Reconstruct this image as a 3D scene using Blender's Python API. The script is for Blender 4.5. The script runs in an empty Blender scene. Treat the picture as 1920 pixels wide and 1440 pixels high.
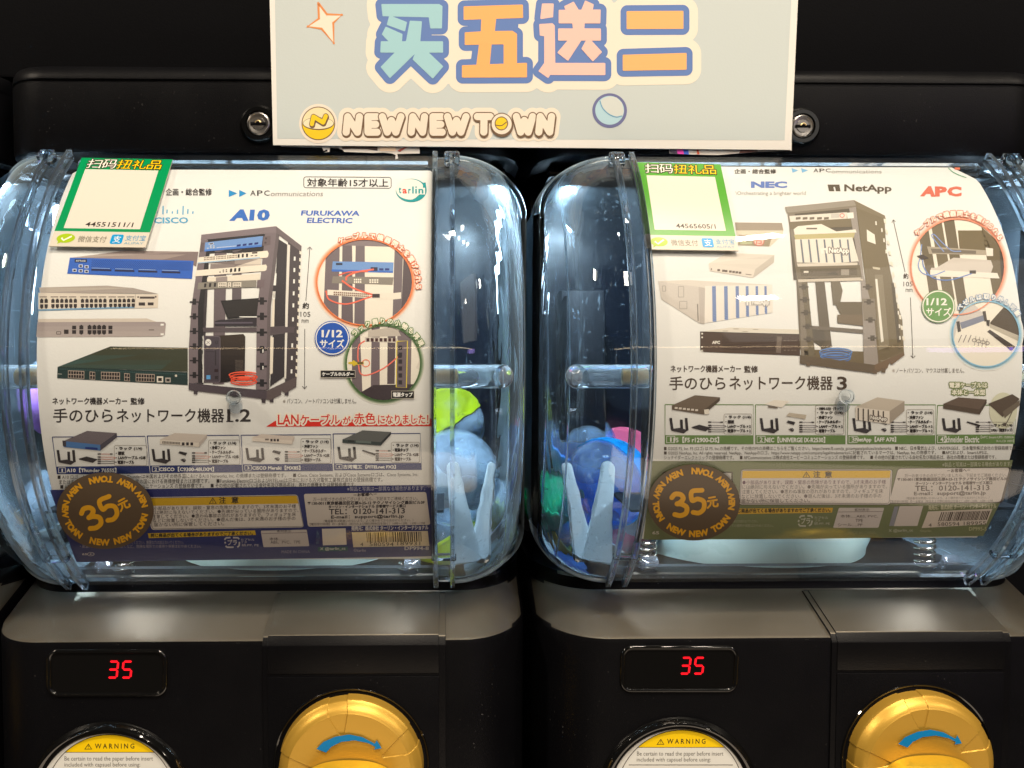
import bpy, bmesh, math, random
import numpy as np
from mathutils import Vector, Matrix
from mathutils.geometry import tessellate_polygon
random.seed(7)
SC = bpy.context.scene
COL = SC.collection

# ------------------------------------------------------------------ camera
F, W0, H0, DCAM = 1547.0, 1920.0, 1440.0, 0.398
YAW, PIT = math.radians(1.0), math.radians(2.6)
PPX, PPY = 845 + F * math.tan(YAW), 720.0
cd = bpy.data.cameras.new('camera')
cd.sensor_width = 36; cd.lens = 36 * F / W0
cd.shift_x = (960 - PPX) / W0
cd.clip_start = 0.01; cd.clip_end = 200
cam = bpy.data.objects.new('camera', cd); COL.objects.link(cam)
cam.location = (0, -DCAM, 0)
cam.rotation_euler = (math.pi / 2 - PIT, 0, -YAW)
SC.camera = cam

# ------------------------------------------------------------------ world: a dim warm shop interior
w = bpy.data.worlds.new('World'); SC.world = w; w.use_nodes = True
nt = w.node_tree; nt.nodes.clear()
N = nt.nodes.new; L = nt.links.new
o = N('ShaderNodeOutputWorld'); bg = N('ShaderNodeBackground'); tc = N('ShaderNodeTexCoord')
sep = N('ShaderNodeSeparateXYZ'); cr = N('ShaderNodeValToRGB'); mp = N('ShaderNodeMapRange')
L(tc.outputs['Generated'], sep.inputs[0]); L(sep.outputs['Z'], mp.inputs['Value'])
mp.inputs['From Min'].default_value = -1; mp.inputs['From Max'].default_value = 1
L(mp.outputs['Result'], cr.inputs[0])
e = cr.color_ramp.elements
e[0].position = 0.0; e[0].color = (0.16, 0.12, 0.09, 1)
e[1].position = 1.0; e[1].color = (0.10, 0.095, 0.09, 1)
for p, c in ((0.36, (0.12, 0.09, 0.07, 1)), (0.46, (0.05, 0.042, 0.04, 1)), (0.6, (0.05, 0.05, 0.055, 1)), (0.8, (0.05, 0.048, 0.045, 1))):
    k = e.new(p); k.color = c
L(cr.outputs[0], bg.inputs[0]); L(bg.outputs[0], o.inputs[0]); bg.inputs[1].default_value = 0.30

# ------------------------------------------------------------------ lamps
def area(name, loc, target, sx, sy, power, color):
    l = bpy.data.lights.new(name, 'AREA'); l.shape = 'RECTANGLE'; l.size = sx; l.size_y = sy
    l.energy = power; l.color = color
    ob = bpy.data.objects.new(name, l); COL.objects.link(ob)
    ob.location = loc
    ob.rotation_euler = (Vector(target) - Vector(loc)).to_track_quat('-Z', 'Y').to_euler()
    return ob
WARM = (1.0, 0.86, 0.69)
area('ceiling_spot', (0.76, -0.80, 1.50), (0.1, 0, 0), 0.14, 0.05, 4.7, WARM)
area('ceiling_spot', (0.55, -0.86, 1.52), (0.1, 0, 0), 0.06, 0.06, 0.7 * 6.1, WARM)
area('ceiling_spot', (0.30, -0.82, 1.50), (0.0, 0, 0), 0.05, 0.05, 6.1, WARM)
area('ceiling_spot', (0.02, -0.80, 1.50), (-0.1, 0, 0), 0.06, 0.06, 9.3, WARM)
area('ceiling_spot', (0.17, -1.55, 1.30), (0, 0, 0), 0.22, 0.22, 17.1, WARM)
area('ceiling_spot', (-2.1, -1.10, 1.60), (-0.1, 0, 0), 0.2, 0.2, 29.1, WARM)
area('ceiling_spot', (2.4, -1.30, 1.60), (0.2, 0, 0), 0.2, 0.2, 0.62 * 26.5, WARM)
area('ceiling_spot', (0.75, -1.37, 0.86), (0.15, 0, 0), 0.09, 0.06, 1.0, WARM)
area('ceiling_spot', (0.30, -0.42, 1.10), (0.22, 0.05, -0.15), 0.05, 0.05, 2.0, WARM)  # added spot aimed at the right shelf to brighten it
area('window_wash_light', (1.35, -1.75, 1.0), (0.2, 0, 0), 1.3, 1.2, 5.0, (1.0, 0.93, 0.84))  # added broad lamp; its reflection hazes the right window
area('shop_light_strip', (0.6, -3.0, 0.47), (0.3, 0, 0), 4.2, 0.022, 2.2, (1.0, 0.72, 0.42))
area('shop_screen_glow', (2.1, -2.4, 0.35), (0.2, 0, 0), 0.8, 0.10, 1.2, (0.55, 0.35, 1.0))
area('floor_bounce_fill', (0.3, -1.0, -1.25), (0, 0, -0.1), 2.0, 0.5, 7.5, (1.0, 0.80, 0.6))  # added fill from below, standing in for floor bounce on the lower posters

# ------------------------------------------------------------------ render look
SC.view_settings.view_transform = 'Standard'; SC.view_settings.look = 'None'
SC.view_settings.exposure = 0.02; SC.view_settings.gamma = 1.0
SC.render.engine = 'CYCLES'
SC.cycles.max_bounces = 14; SC.cycles.transparent_max_bounces = 40; SC.cycles.transmission_bounces = 14
SC.cycles.use_denoising = True
SC.cycles.sample_clamp_indirect = 6.0
SC.cycles.caustics_reflective = False; SC.cycles.caustics_refractive = False

# ------------------------------------------------------------------ colour and materials
def lin(c):
    def g(v):
        v /= 255.0
        return v / 12.92 if v <= 0.04045 else ((v + 0.055) / 1.055) ** 2.4
    return (g(c[0]), g(c[1]), g(c[2]))
def principled(name, color, rough=0.5, metal=0.0, spec=0.5, bump=0.0, scale=300.0, rvar=0.0, coat=0.0, dust=0.0):
    m = bpy.data.materials.new(name); m.use_nodes = True
    t = m.node_tree; b = t.nodes['Principled BSDF']
    b.inputs['Base Color'].default_value = (*color, 1)
    b.inputs['Roughness'].default_value = rough; b.inputs['Metallic'].default_value = metal
    b.inputs['Specular IOR Level'].default_value = spec
    b.inputs['Coat Weight'].default_value = coat; b.inputs['Coat Roughness'].default_value = 0.05
    tcn = t.nodes.new('ShaderNodeTexCoord')
    if bump:
        n = t.nodes.new('ShaderNodeTexNoise'); n.inputs['Scale'].default_value = scale; n.inputs['Detail'].default_value = 3
        bp = t.nodes.new('ShaderNodeBump'); bp.inputs['Strength'].default_value = bump; bp.inputs['Distance'].default_value = 0.0004
        t.links.new(tcn.outputs['Object'], n.inputs['Vector']); t.links.new(n.outputs['Fac'], bp.inputs['Height'])
        t.links.new(bp.outputs['Normal'], b.inputs['Normal'])
    if dust:      # sparse specks of lint and fine wear
        n4 = t.nodes.new('ShaderNodeTexNoise'); n4.inputs['Scale'].default_value = 620; n4.inputs['Detail'].default_value = 2
        n5 = t.nodes.new('ShaderNodeTexNoise'); n5.inputs['Scale'].default_value = 34; n5.inputs['Detail'].default_value = 4
        m4 = t.nodes.new('ShaderNodeMapRange'); m4.inputs['From Min'].default_value = 0.715; m4.inputs['From Max'].default_value = 0.78; m4.inputs['To Max'].default_value = dust
        m5 = t.nodes.new('ShaderNodeMapRange'); m5.inputs['From Min'].default_value = 0.42; m5.inputs['From Max'].default_value = 0.62
        mu = t.nodes.new('ShaderNodeMath'); mu.operation = 'MULTIPLY'; mc = t.nodes.new('ShaderNodeMix'); mc.data_type = 'RGBA'
        mc.inputs['A'].default_value = (*color, 1); mc.inputs['B'].default_value = (0.16, 0.155, 0.15, 1)
        t.links.new(tcn.outputs['Object'], n4.inputs['Vector']); t.links.new(tcn.outputs['Object'], n5.inputs['Vector'])
        t.links.new(n4.outputs['Fac'], m4.inputs['Value']); t.links.new(n5.outputs['Fac'], m5.inputs['Value'])
        t.links.new(m4.outputs['Result'], mu.inputs[0]); t.links.new(m5.outputs['Result'], mu.inputs[1])
        t.links.new(mu.outputs[0], mc.inputs['Factor']); t.links.new(mc.outputs['Result'], b.inputs['Base Color'])
    if rvar:
        n2 = t.nodes.new('ShaderNodeTexNoise'); n2.inputs['Scale'].default_value = 28; n2.inputs['Detail'].default_value = 6
        mr = t.nodes.new('ShaderNodeMapRange'); mr.inputs['To Min'].default_value = rough - rvar; mr.inputs['To Max'].default_value = rough + rvar
        mr.inputs['From Min'].default_value = 0.3; mr.inputs['From Max'].default_value = 0.7
        t.links.new(tcn.outputs['Object'], n2.inputs['Vector']); t.links.new(n2.outputs['Fac'], mr.inputs['Value'])
        t.links.new(mr.outputs['Result'], b.inputs['Roughness'])
    return m
def emission(name, color, s):
    m = bpy.data.materials.new(name); m.use_nodes = True; t = m.node_tree; t.nodes.clear()
    e_ = t.nodes.new('ShaderNodeEmission'); o_ = t.nodes.new('ShaderNodeOutputMaterial')
    e_.inputs[0].default_value = (*color, 1); e_.inputs[1].default_value = s
    t.links.new(e_.outputs[0], o_.inputs[0]); return m
def clear_plastic(name, tint, edge, haze=0.05, rough=0.03, hazecol=(0.7, 0.85, 1.0), ior=1.47, bump=0.0, edgepow=0.35, scale=60, fluted=False):
    """see-through moulded plastic: tinted transmission that deepens at grazing paths, Fresnel gloss, a little dust haze"""
    m = bpy.data.materials.new(name); m.use_nodes = True; t = m.node_tree; t.nodes.clear()
    N_ = t.nodes.new; L_ = t.links.new
    tr = N_('ShaderNodeBsdfTransparent'); gl = N_('ShaderNodeBsdfGlossy'); df = N_('ShaderNodeBsdfTranslucent'); d2 = N_('ShaderNodeBsdfDiffuse')
    lw = N_('ShaderNodeLayerWeight'); lw.inputs['Blend'].default_value = edgepow
    mixc = N_('ShaderNodeMix'); mixc.data_type = 'RGBA'
    mixc.inputs['A'].default_value = (*tint, 1); mixc.inputs['B'].default_value = (*edge, 1)
    L_(lw.outputs['Facing'], mixc.inputs['Factor']); L_(mixc.outputs['Result'], tr.inputs[0])
    gl.inputs['Roughness'].default_value = rough
    df.inputs[0].default_value = (*hazecol, 1); d2.inputs[0].default_value = (*hazecol, 1)
    fr = N_('ShaderNodeFresnel')      # same reflectance from either side of the thin wall
    ge = N_('ShaderNodeNewGeometry'); im = N_('ShaderNodeMix'); im.inputs['A'].default_value = ior; im.inputs['B'].default_value = 1 / ior
    L_(ge.outputs['Backfacing'], im.inputs['Factor']); L_(im.outputs['Result'], fr.inputs['IOR'])
    tcn = N_('ShaderNodeTexCoord'); no = N_('ShaderNodeTexNoise'); no.inputs['Scale'].default_value = scale; no.inputs['Detail'].default_value = 8
    mr = N_('ShaderNodeMapRange'); mr.inputs['From Min'].default_value = 0.35; mr.inputs['From Max'].default_value = 0.75
    mr.inputs['To Min'].default_value = haze * 0.4; mr.inputs['To Max'].default_value = haze * 1.8
    L_(tcn.outputs['Object'], no.inputs['Vector']); L_(no.outputs['Fac'], mr.inputs['Value'])
    hz = N_('ShaderNodeMixShader'); hz.inputs[0].default_value = 0.5; L_(df.outputs[0], hz.inputs[1]); L_(d2.outputs[0], hz.inputs[2])
    m1 = N_('ShaderNodeMixShader'); m2 = N_('ShaderNodeMixShader'); out = N_('ShaderNodeOutputMaterial')
    L_(mr.outputs['Result'], m1.inputs[0]); L_(tr.outputs[0], m1.inputs[1]); L_(hz.outputs[0], m1.inputs[2])
    L_(fr.outputs[0], m2.inputs[0]); L_(m1.outputs[0], m2.inputs[1]); L_(gl.outputs[0], m2.inputs[2])
    L_(m2.outputs[0], out.inputs[0])
    if bump:
        n3 = N_('ShaderNodeTexNoise'); n3.inputs['Scale'].default_value = 22; n3.inputs['Detail'].default_value = 2
        bp = N_('ShaderNodeBump'); bp.inputs['Strength'].default_value = bump; bp.inputs['Distance'].default_value = 0.002
        mpn = N_('ShaderNodeMapping'); mpn.inputs['Scale'].default_value = (5, 5, 0.35) if fluted else (1, 1, 1)
        L_(tcn.outputs['Object'], mpn.inputs['Vector']); L_(mpn.outputs['Vector'], n3.inputs['Vector']); L_(n3.outputs['Fac'], bp.inputs['Height']); L_(bp.outputs[0], gl.inputs['Normal'])
    return m
def moulded(name, color, ior=1.42, rough=0.01, haze=0.01, edge=0.35, hazecol=(0.62, 0.82, 1.0), scratch=0.0, bump=0.0):
    """refracting clear plastic; light dust, plus pale haze painted in edge-on to imitate lamp-lit edges"""
    m = bpy.data.materials.new(name); m.use_nodes = True; t = m.node_tree; t.nodes.clear()
    N_ = t.nodes.new; L_ = t.links.new
    g = N_('ShaderNodeBsdfGlass'); g.inputs['Color'].default_value = (*color, 1); g.inputs['IOR'].default_value = ior; g.inputs['Roughness'].default_value = rough
    df = N_('ShaderNodeBsdfTranslucent'); d2 = N_('ShaderNodeBsdfDiffuse'); hz = N_('ShaderNodeMixShader'); hz.inputs[0].default_value = 0.5
    df.inputs[0].default_value = (*hazecol, 1); d2.inputs[0].default_value = (*hazecol, 1); L_(df.outputs[0], hz.inputs[1]); L_(d2.outputs[0], hz.inputs[2])
    lw = N_('ShaderNodeLayerWeight'); lw.inputs['Blend'].default_value = 0.5
    pw = N_('ShaderNodeMath'); pw.operation = 'POWER'; pw.inputs[1].default_value = 4.0; L_(lw.outputs['Facing'], pw.inputs[0])
    ma = N_('ShaderNodeMath'); ma.operation = 'MULTIPLY_ADD'; ma.inputs[1].default_value = edge; ma.inputs[2].default_value = haze; L_(pw.outputs[0], ma.inputs[0])  # facing term puts the lit-edge glow into the haze
    fac = ma.outputs[0]; tcn = N_('ShaderNodeTexCoord')
    if scratch:
        for k, (rot, sc_) in enumerate((((0.2, 0.1, 0.3), (420, 420, 26)), ((0.9, 0.5, 0.2), (500, 40, 420)))):
            mpn = N_('ShaderNodeMapping'); mpn.inputs['Rotation'].default_value = rot; mpn.inputs['Scale'].default_value = sc_
            no = N_('ShaderNodeTexNoise'); no.inputs['Scale'].default_value = 1.0; no.inputs['Detail'].default_value = 1.0
            mr = N_('ShaderNodeMapRange'); mr.inputs['From Min'].default_value = 0.68; mr.inputs['From Max'].default_value = 0.80; mr.inputs['To Max'].default_value = scratch
            L_(tcn.outputs['Object'], mpn.inputs[0]); L_(mpn.outputs[0], no.inputs['Vector']); L_(no.outputs['Fac'], mr.inputs['Value'])
            ad = N_('ShaderNodeMath'); ad.operation = 'ADD'; L_(fac, ad.inputs[0]); L_(mr.outputs['Result'], ad.inputs[1]); fac = ad.outputs[0]
    if bump:
        n3 = N_('ShaderNodeTexNoise'); n3.inputs['Scale'].default_value = 26; n3.inputs['Detail'].default_value = 2
        mpn = N_('ShaderNodeMapping'); mpn.inputs['Scale'].default_value = (2.2, 2.2, 0.45)
        bp = N_('ShaderNodeBump'); bp.inputs['Strength'].default_value = bump; bp.inputs['Distance'].default_value = 0.002
        L_(tcn.outputs['Object'], mpn.inputs[0]); L_(mpn.outputs[0], n3.inputs['Vector']); L_(n3.outputs['Fac'], bp.inputs['Height']); L_(bp.outputs[0], g.inputs['Normal'])
    mx = N_('ShaderNodeMixShader'); out = N_('ShaderNodeOutputMaterial')
    L_(fac, mx.inputs[0]); L_(g.outputs[0], mx.inputs[1]); L_(hz.outputs[0], mx.inputs[2]); L_(mx.outputs[0], out.inputs[0]); return m
def glass_mat(name, color, ior=1.45, rough=0.02):
    m = bpy.data.materials.new(name); m.use_nodes = True; t = m.node_tree; t.nodes.clear()
    g = t.nodes.new('ShaderNodeBsdfGlass'); out = t.nodes.new('ShaderNodeOutputMaterial')
    g.inputs['Color'].default_value = (*color, 1); g.inputs['IOR'].default_value = ior; g.inputs['Roughness'].default_value = rough
    t.links.new(g.outputs[0], out.inputs[0]); return m
def ink_mat(name, rough=0.45, bump=0.15):
    m = principled(name, (0.8, 0.8, 0.8), rough, spec=0.35, bump=bump, scale=900)
    t = m.node_tree; a = t.nodes.new('ShaderNodeAttribute'); a.attribute_name = 'Col'
    t.links.new(a.outputs['Color'], t.nodes['Principled BSDF'].inputs['Base Color']); return m

M = dict(
    black=principled('black_satin_plastic', (0.0022, 0.0023, 0.0032), 0.40, spec=0.17, dust=0.5, bump=0.25, scale=1400, rvar=0.05),
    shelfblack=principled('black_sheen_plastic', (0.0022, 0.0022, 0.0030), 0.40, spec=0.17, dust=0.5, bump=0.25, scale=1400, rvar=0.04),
    shelf=principled('lit_black_sheen', (0.140, 0.124, 0.096), 0.48, metal=0.75, spec=0.5, dust=0.35, bump=0.22, scale=1600, rvar=0.05),  # lit sheen of the black plastic put into a lighter tan metal colour
    gloss=principled('gloss_black', (0.004, 0.004, 0.004), 0.06, spec=0.6, rvar=0.03),
    cabinet=principled('matt_black', (0.0018, 0.0019, 0.0028), 0.6, spec=0.08, bump=0.2, scale=900),
    inner=principled('dark_inner_panel', (0.0011, 0.0018, 0.0042), 0.20, spec=0.30, rvar=0.05),
    gold=principled('gold_paint', (0.66, 0.39, 0.055), 0.40, metal=0.50, spec=0.6, bump=0.08, scale=1800, rvar=0.03),
    goldgrip=principled('gold_grip_paint', (0.82, 0.54, 0.04), 0.33, metal=0.50, bump=0.1, scale=1500),
    blue=principled('blue_arrow_paint', lin((10, 125, 185)), 0.4),
    chrome=principled('chrome', (0.26, 0.25, 0.24), 0.30, metal=1.0),
    steel=principled('spring_steel', (0.55, 0.52, 0.47), 0.25, metal=1.0),
    brass=principled('brass', (0.62, 0.46, 0.24), 0.35, metal=1.0),
    white=principled('white_plastic', (0.72, 0.76, 0.78), 0.4),
    mint=principled('pale_mint_plastic', (0.45, 0.62, 0.58), 0.3, rvar=0.05),
    red=principled('red_plastic', (0.45, 0.05, 0.05), 0.35),
    led=emission('red_digit', (1.0, 0.010, 0.018), 1.5),
    ledlamp=emission('cool_led', (0.62, 0.82, 1.0), 14.0),
    paper=ink_mat('printed_paper', 0.5), gloss_ink=ink_mat('printed_vinyl', 0.30, 0.1), matt_ink=ink_mat('printed_card', 0.6, 0.10),
    panel=clear_plastic('clear_window', (0.992, 0.995, 0.997), (0.88, 0.93, 0.97), haze=0.008, rough=0.03, bump=0.06, ior=1.36, edgepow=0.25),
    cap=moulded('clear_cap', (0.945, 0.98, 1.0), 1.42, 0.005, 0.005, 0.95, hazecol=(0.70, 0.88, 1.0), scratch=0.16, bump=0.22),
    rib=moulded('clear_rib', (0.95, 0.975, 1.0), 1.40, 0.02, 0.025, 0.60, hazecol=(0.75, 0.9, 1.0), scratch=0.10),
    rim=clear_plastic('clear_rim', (0.9, 0.95, 1.0), (0.5, 0.7, 0.95), haze=0.55, rough=0.05, hazecol=(0.66, 0.85, 1.0)),  # blue-white haze put in so the rims look lit
    glass=glass_mat('clear_acrylic', (0.93, 0.97, 1.0)),
    peg=moulded('clear_peg', (0.98, 0.99, 1.0), 1.38, 0.02, 0.14, 0.8, (0.85, 0.88, 0.9)),
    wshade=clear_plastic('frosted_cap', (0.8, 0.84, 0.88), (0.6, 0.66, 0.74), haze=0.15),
)

# ------------------------------------------------------------------ pixel ray -> point on a real surface
fw = np.array([math.sin(YAW) * math.cos(PIT), math.cos(YAW) * math.cos(PIT), -math.sin(PIT)])
rt = np.cross(fw, [0, 0, 1]); rt /= np.linalg.norm(rt); up = np.cross(rt, fw)
def rays(p):
    p = np.asarray(p, float).reshape(-1, 2)
    return ((p[:, 0] - PPX) / F)[:, None] * rt - ((p[:, 1] - PPY) / F)[:, None] * up + fw
RD, ZC, YC = 0.15, -0.012, 0.15            # window: arc of a horizontal cylinder, bulging towards the viewer
class CylSurf:
    def __init__(s, inset): s.rho = RD - inset
    def map(s, p, off):
        d = rays(p); rho = s.rho + off
        a = d[:, 1] ** 2 + d[:, 2] ** 2; oy, oz = -DCAM - YC, -ZC
        b = oy * d[:, 1] + oz * d[:, 2]; c = oy * oy + oz * oz - rho * rho
        t = (-b - np.sqrt(np.maximum(b * b - a * c, 1e-9))) / a
        q = d * t[:, None]; q[:, 1] -= DCAM
        return q
class PlaneSurf:
    def __init__(s, y, tilt=0.0, z0=0.0): s.y, s.k, s.z0 = y, tilt, z0      # y = y0 + k*(z-z0)
    def map(s, p, off):
        d = rays(p)
        t = (s.y - s.k * s.z0 + DCAM) / (d[:, 1] - s.k * d[:, 2])
        q = d * t[:, None]; q[:, 1] -= DCAM; q[:, 1] -= off
        return q
def at(px, py, y):
    return PlaneSurf(y).map([(px, py)], 0)[0]

# ------------------------------------------------------------------ objects
def empty(name, loc, label=None, cat=None, group=None, kind=None):
    ob = bpy.data.objects.new(name, None); COL.objects.link(ob); ob.location = loc; ob.empty_display_size = 0.02
    tag(ob, label, cat, group, kind); return ob
def tag(ob, label=None, cat=None, group=None, kind=None):
    if label: ob['label'] = label
    if cat: ob['category'] = cat
    if group: ob['group'] = group
    if kind: ob['kind'] = kind
    return ob
def rootloc(p):
    v = Vector((0, 0, 0))
    while p is not None:
        v += p.location; p = p.parent
    return v
def obj(name, verts, faces, mat, parent=None, smooth=False, angle=None, cols=None):
    """verts in world coordinates; stored relative to the parent"""
    me = bpy.data.meshes.new(name)
    v = np.asarray(verts, float)
    if parent is not None: v = v - np.array(rootloc(parent))
    me.from_pydata(v.tolist(), [], [list(map(int, f)) for f in faces])
    if mat in ('glass', 'peg', 'rib'):
        bm_ = bmesh.new(); bm_.from_mesh(me); bmesh.ops.recalc_face_normals(bm_, faces=bm_.faces); bm_.to_mesh(me); bm_.free()
    me.materials.append(M[mat] if isinstance(mat, str) else mat)
    if cols is not None:
        at_ = me.color_attributes.new('Col', 'FLOAT_COLOR', 'CORNER')
        buf = np.ones((len(me.loops), 4), np.float32); i = 0
        for f, c in zip(faces, cols):
            n = len(f); buf[i:i + n, :3] = c; i += n
        at_.data.foreach_set('color', buf.ravel())
    me.update()
    if smooth: me.shade_smooth()
    ob = bpy.data.objects.new(name, me); COL.objects.link(ob)
    if parent is not None: ob.parent = parent
    if angle is not None:
        bpy_smooth_angle(me, angle)
    return ob
def bpy_smooth_angle(me, ang):
    me.shade_smooth()
    bm = bmesh.new(); bm.from_mesh(me)
    for ed in bm.edges:
        if len(ed.link_faces) == 2 and ed.calc_face_angle(0) > ang: ed.smooth = False
    bm.to_mesh(me); bm.free()
def obj_bm(name, bm, mat, parent=None, angle=0.6):
    bmesh.ops.recalc_face_normals(bm, faces=bm.faces)
    bm.verts.index_update()
    v = [tuple(x.co) for x in bm.verts]; f = [[x.index for x in fc.verts] for fc in bm.faces]
    bm.free()
    return obj(name, v, f, mat, parent, angle=angle)
def box_bm(x0, x1, y0, y1, z0, z1, bev=0.0, seg=2):
    bm = bmesh.new(); bmesh.ops.create_cube(bm, size=1)
    for v in bm.verts:
        v.co = Vector(((x0 + x1) / 2 + v.co.x * (x1 - x0), (y0 + y1) / 2 + v.co.y * (y1 - y0), (z0 + z1) / 2 + v.co.z * (z1 - z0)))
    if bev: bmesh.ops.bevel(bm, geom=bm.edges[:], offset=bev, segments=seg, affect='EDGES', profile=0.5)
    return bm
def join_bm(bms):
    out = bmesh.new()
    for b in bms:
        me = bpy.data.meshes.new('tmp'); b.to_mesh(me); b.free(); out.from_mesh(me); bpy.data.meshes.remove(me)
    return out
def tube_vf(path, r, n=10, closed=False, caps=True):
    P = [Vector(p) for p in path]; V = []; Fc = []; m = len(P)
    prev = None
    for i in range(m):
        a = P[(i - 1) % m] if (closed or i > 0) else P[i]; b = P[(i + 1) % m] if (closed or i < m - 1) else P[i]
        t = (b - a).normalized()
        if prev is None:
            u = t.orthogonal().normalized()
        else:
            u = (prev - t * prev.dot(t)).normalized()
        prev = u; v = t.cross(u)
        rr = r[i] if hasattr(r, '__len__') else r
        for k in range(n):
            q = 2 * math.pi * k / n
            V.append(P[i] + u * (rr * math.cos(q)) + v * (rr * math.sin(q)))
    for i in range(m if closed else m - 1):
        j = (i + 1) % m
        for k in range(n):
            k2 = (k + 1) % n
            Fc.append((i * n + k, i * n + k2, j * n + k2, j * n + k))
    if caps and not closed:
        Fc.append(tuple(range(n))[::-1]); Fc.append(tuple((m - 1) * n + k for k in range(n)))
    return [tuple(v) for v in V], Fc
def merge_vf(parts):
    V, Fc = [], []
    for v, f in parts:
        o_ = len(V); V += list(v); Fc += [tuple(i + o_ for i in x) for x in f]
    return V, Fc
def lathe_vf(prof, center, axis='y', n=64, ang0=0, ang1=2 * math.pi):
    """prof: (radius, distance along axis)"""
    V, Fc = [], []; full = abs(ang1 - ang0 - 2 * math.pi) < 1e-6
    m = n if full else n + 1
    for i in range(m):
        a = ang0 + (ang1 - ang0) * i / n
        for r, h in prof:
            c, s = math.cos(a) * r, math.sin(a) * r
            V.append((center[0] + c, center[1] + h, center[2] + s) if axis == 'y' else
                     ((center[0] + c, center[1] + s, center[2] + h) if axis == 'z' else (center[0] + h, center[1] + c, center[2] + s)))
    k = len(prof)
    for i in range(n):
        j = (i + 1) % m
        for q in range(k - 1):
            Fc.append((i * k + q, i * k + q + 1, j * k + q + 1, j * k + q))
    return V, Fc

def lit_sheen_faces(ob, mat, lo=0.55, hi=0.97, zmin=-0.16):  # sloping faces take the lit copy of the body's black plastic
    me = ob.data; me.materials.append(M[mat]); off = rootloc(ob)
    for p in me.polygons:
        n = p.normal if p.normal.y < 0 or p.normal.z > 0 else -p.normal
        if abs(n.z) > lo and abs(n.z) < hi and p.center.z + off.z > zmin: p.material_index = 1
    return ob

# ------------------------------------------------------------------ flat artwork printed on a surface
_tc = {}
def glyph(text, bold=0.0, shear=0.0, res=2):
    key = (text, bold, shear, res)
    if key in _tc: return _tc[key]
    c = bpy.data.curves.new('glyph', 'FONT'); c.body = text; c.size = 1; c.offset = bold; c.shear = shear; c.resolution_u = res
    ob = bpy.data.objects.new('glyph', c); COL.objects.link(ob)
    dg = bpy.context.evaluated_depsgraph_get()
    me = ob.evaluated_get(dg).to_mesh()
    n = len(me.vertices); co = np.zeros(n * 3, np.float32); me.vertices.foreach_get('co', co)
    v = co.reshape(-1, 3)[:, :2].astype(float); fcs = [tuple(p.vertices) for p in me.polygons]
    ob.evaluated_get(dg).to_mesh_clear(); bpy.data.objects.remove(ob); bpy.data.curves.remove(c)
    if len(v) == 0: v = np.zeros((1, 2))
    _tc[key] = (v, fcs); return _tc[key]
DARK = (48, 38, 34)
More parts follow.
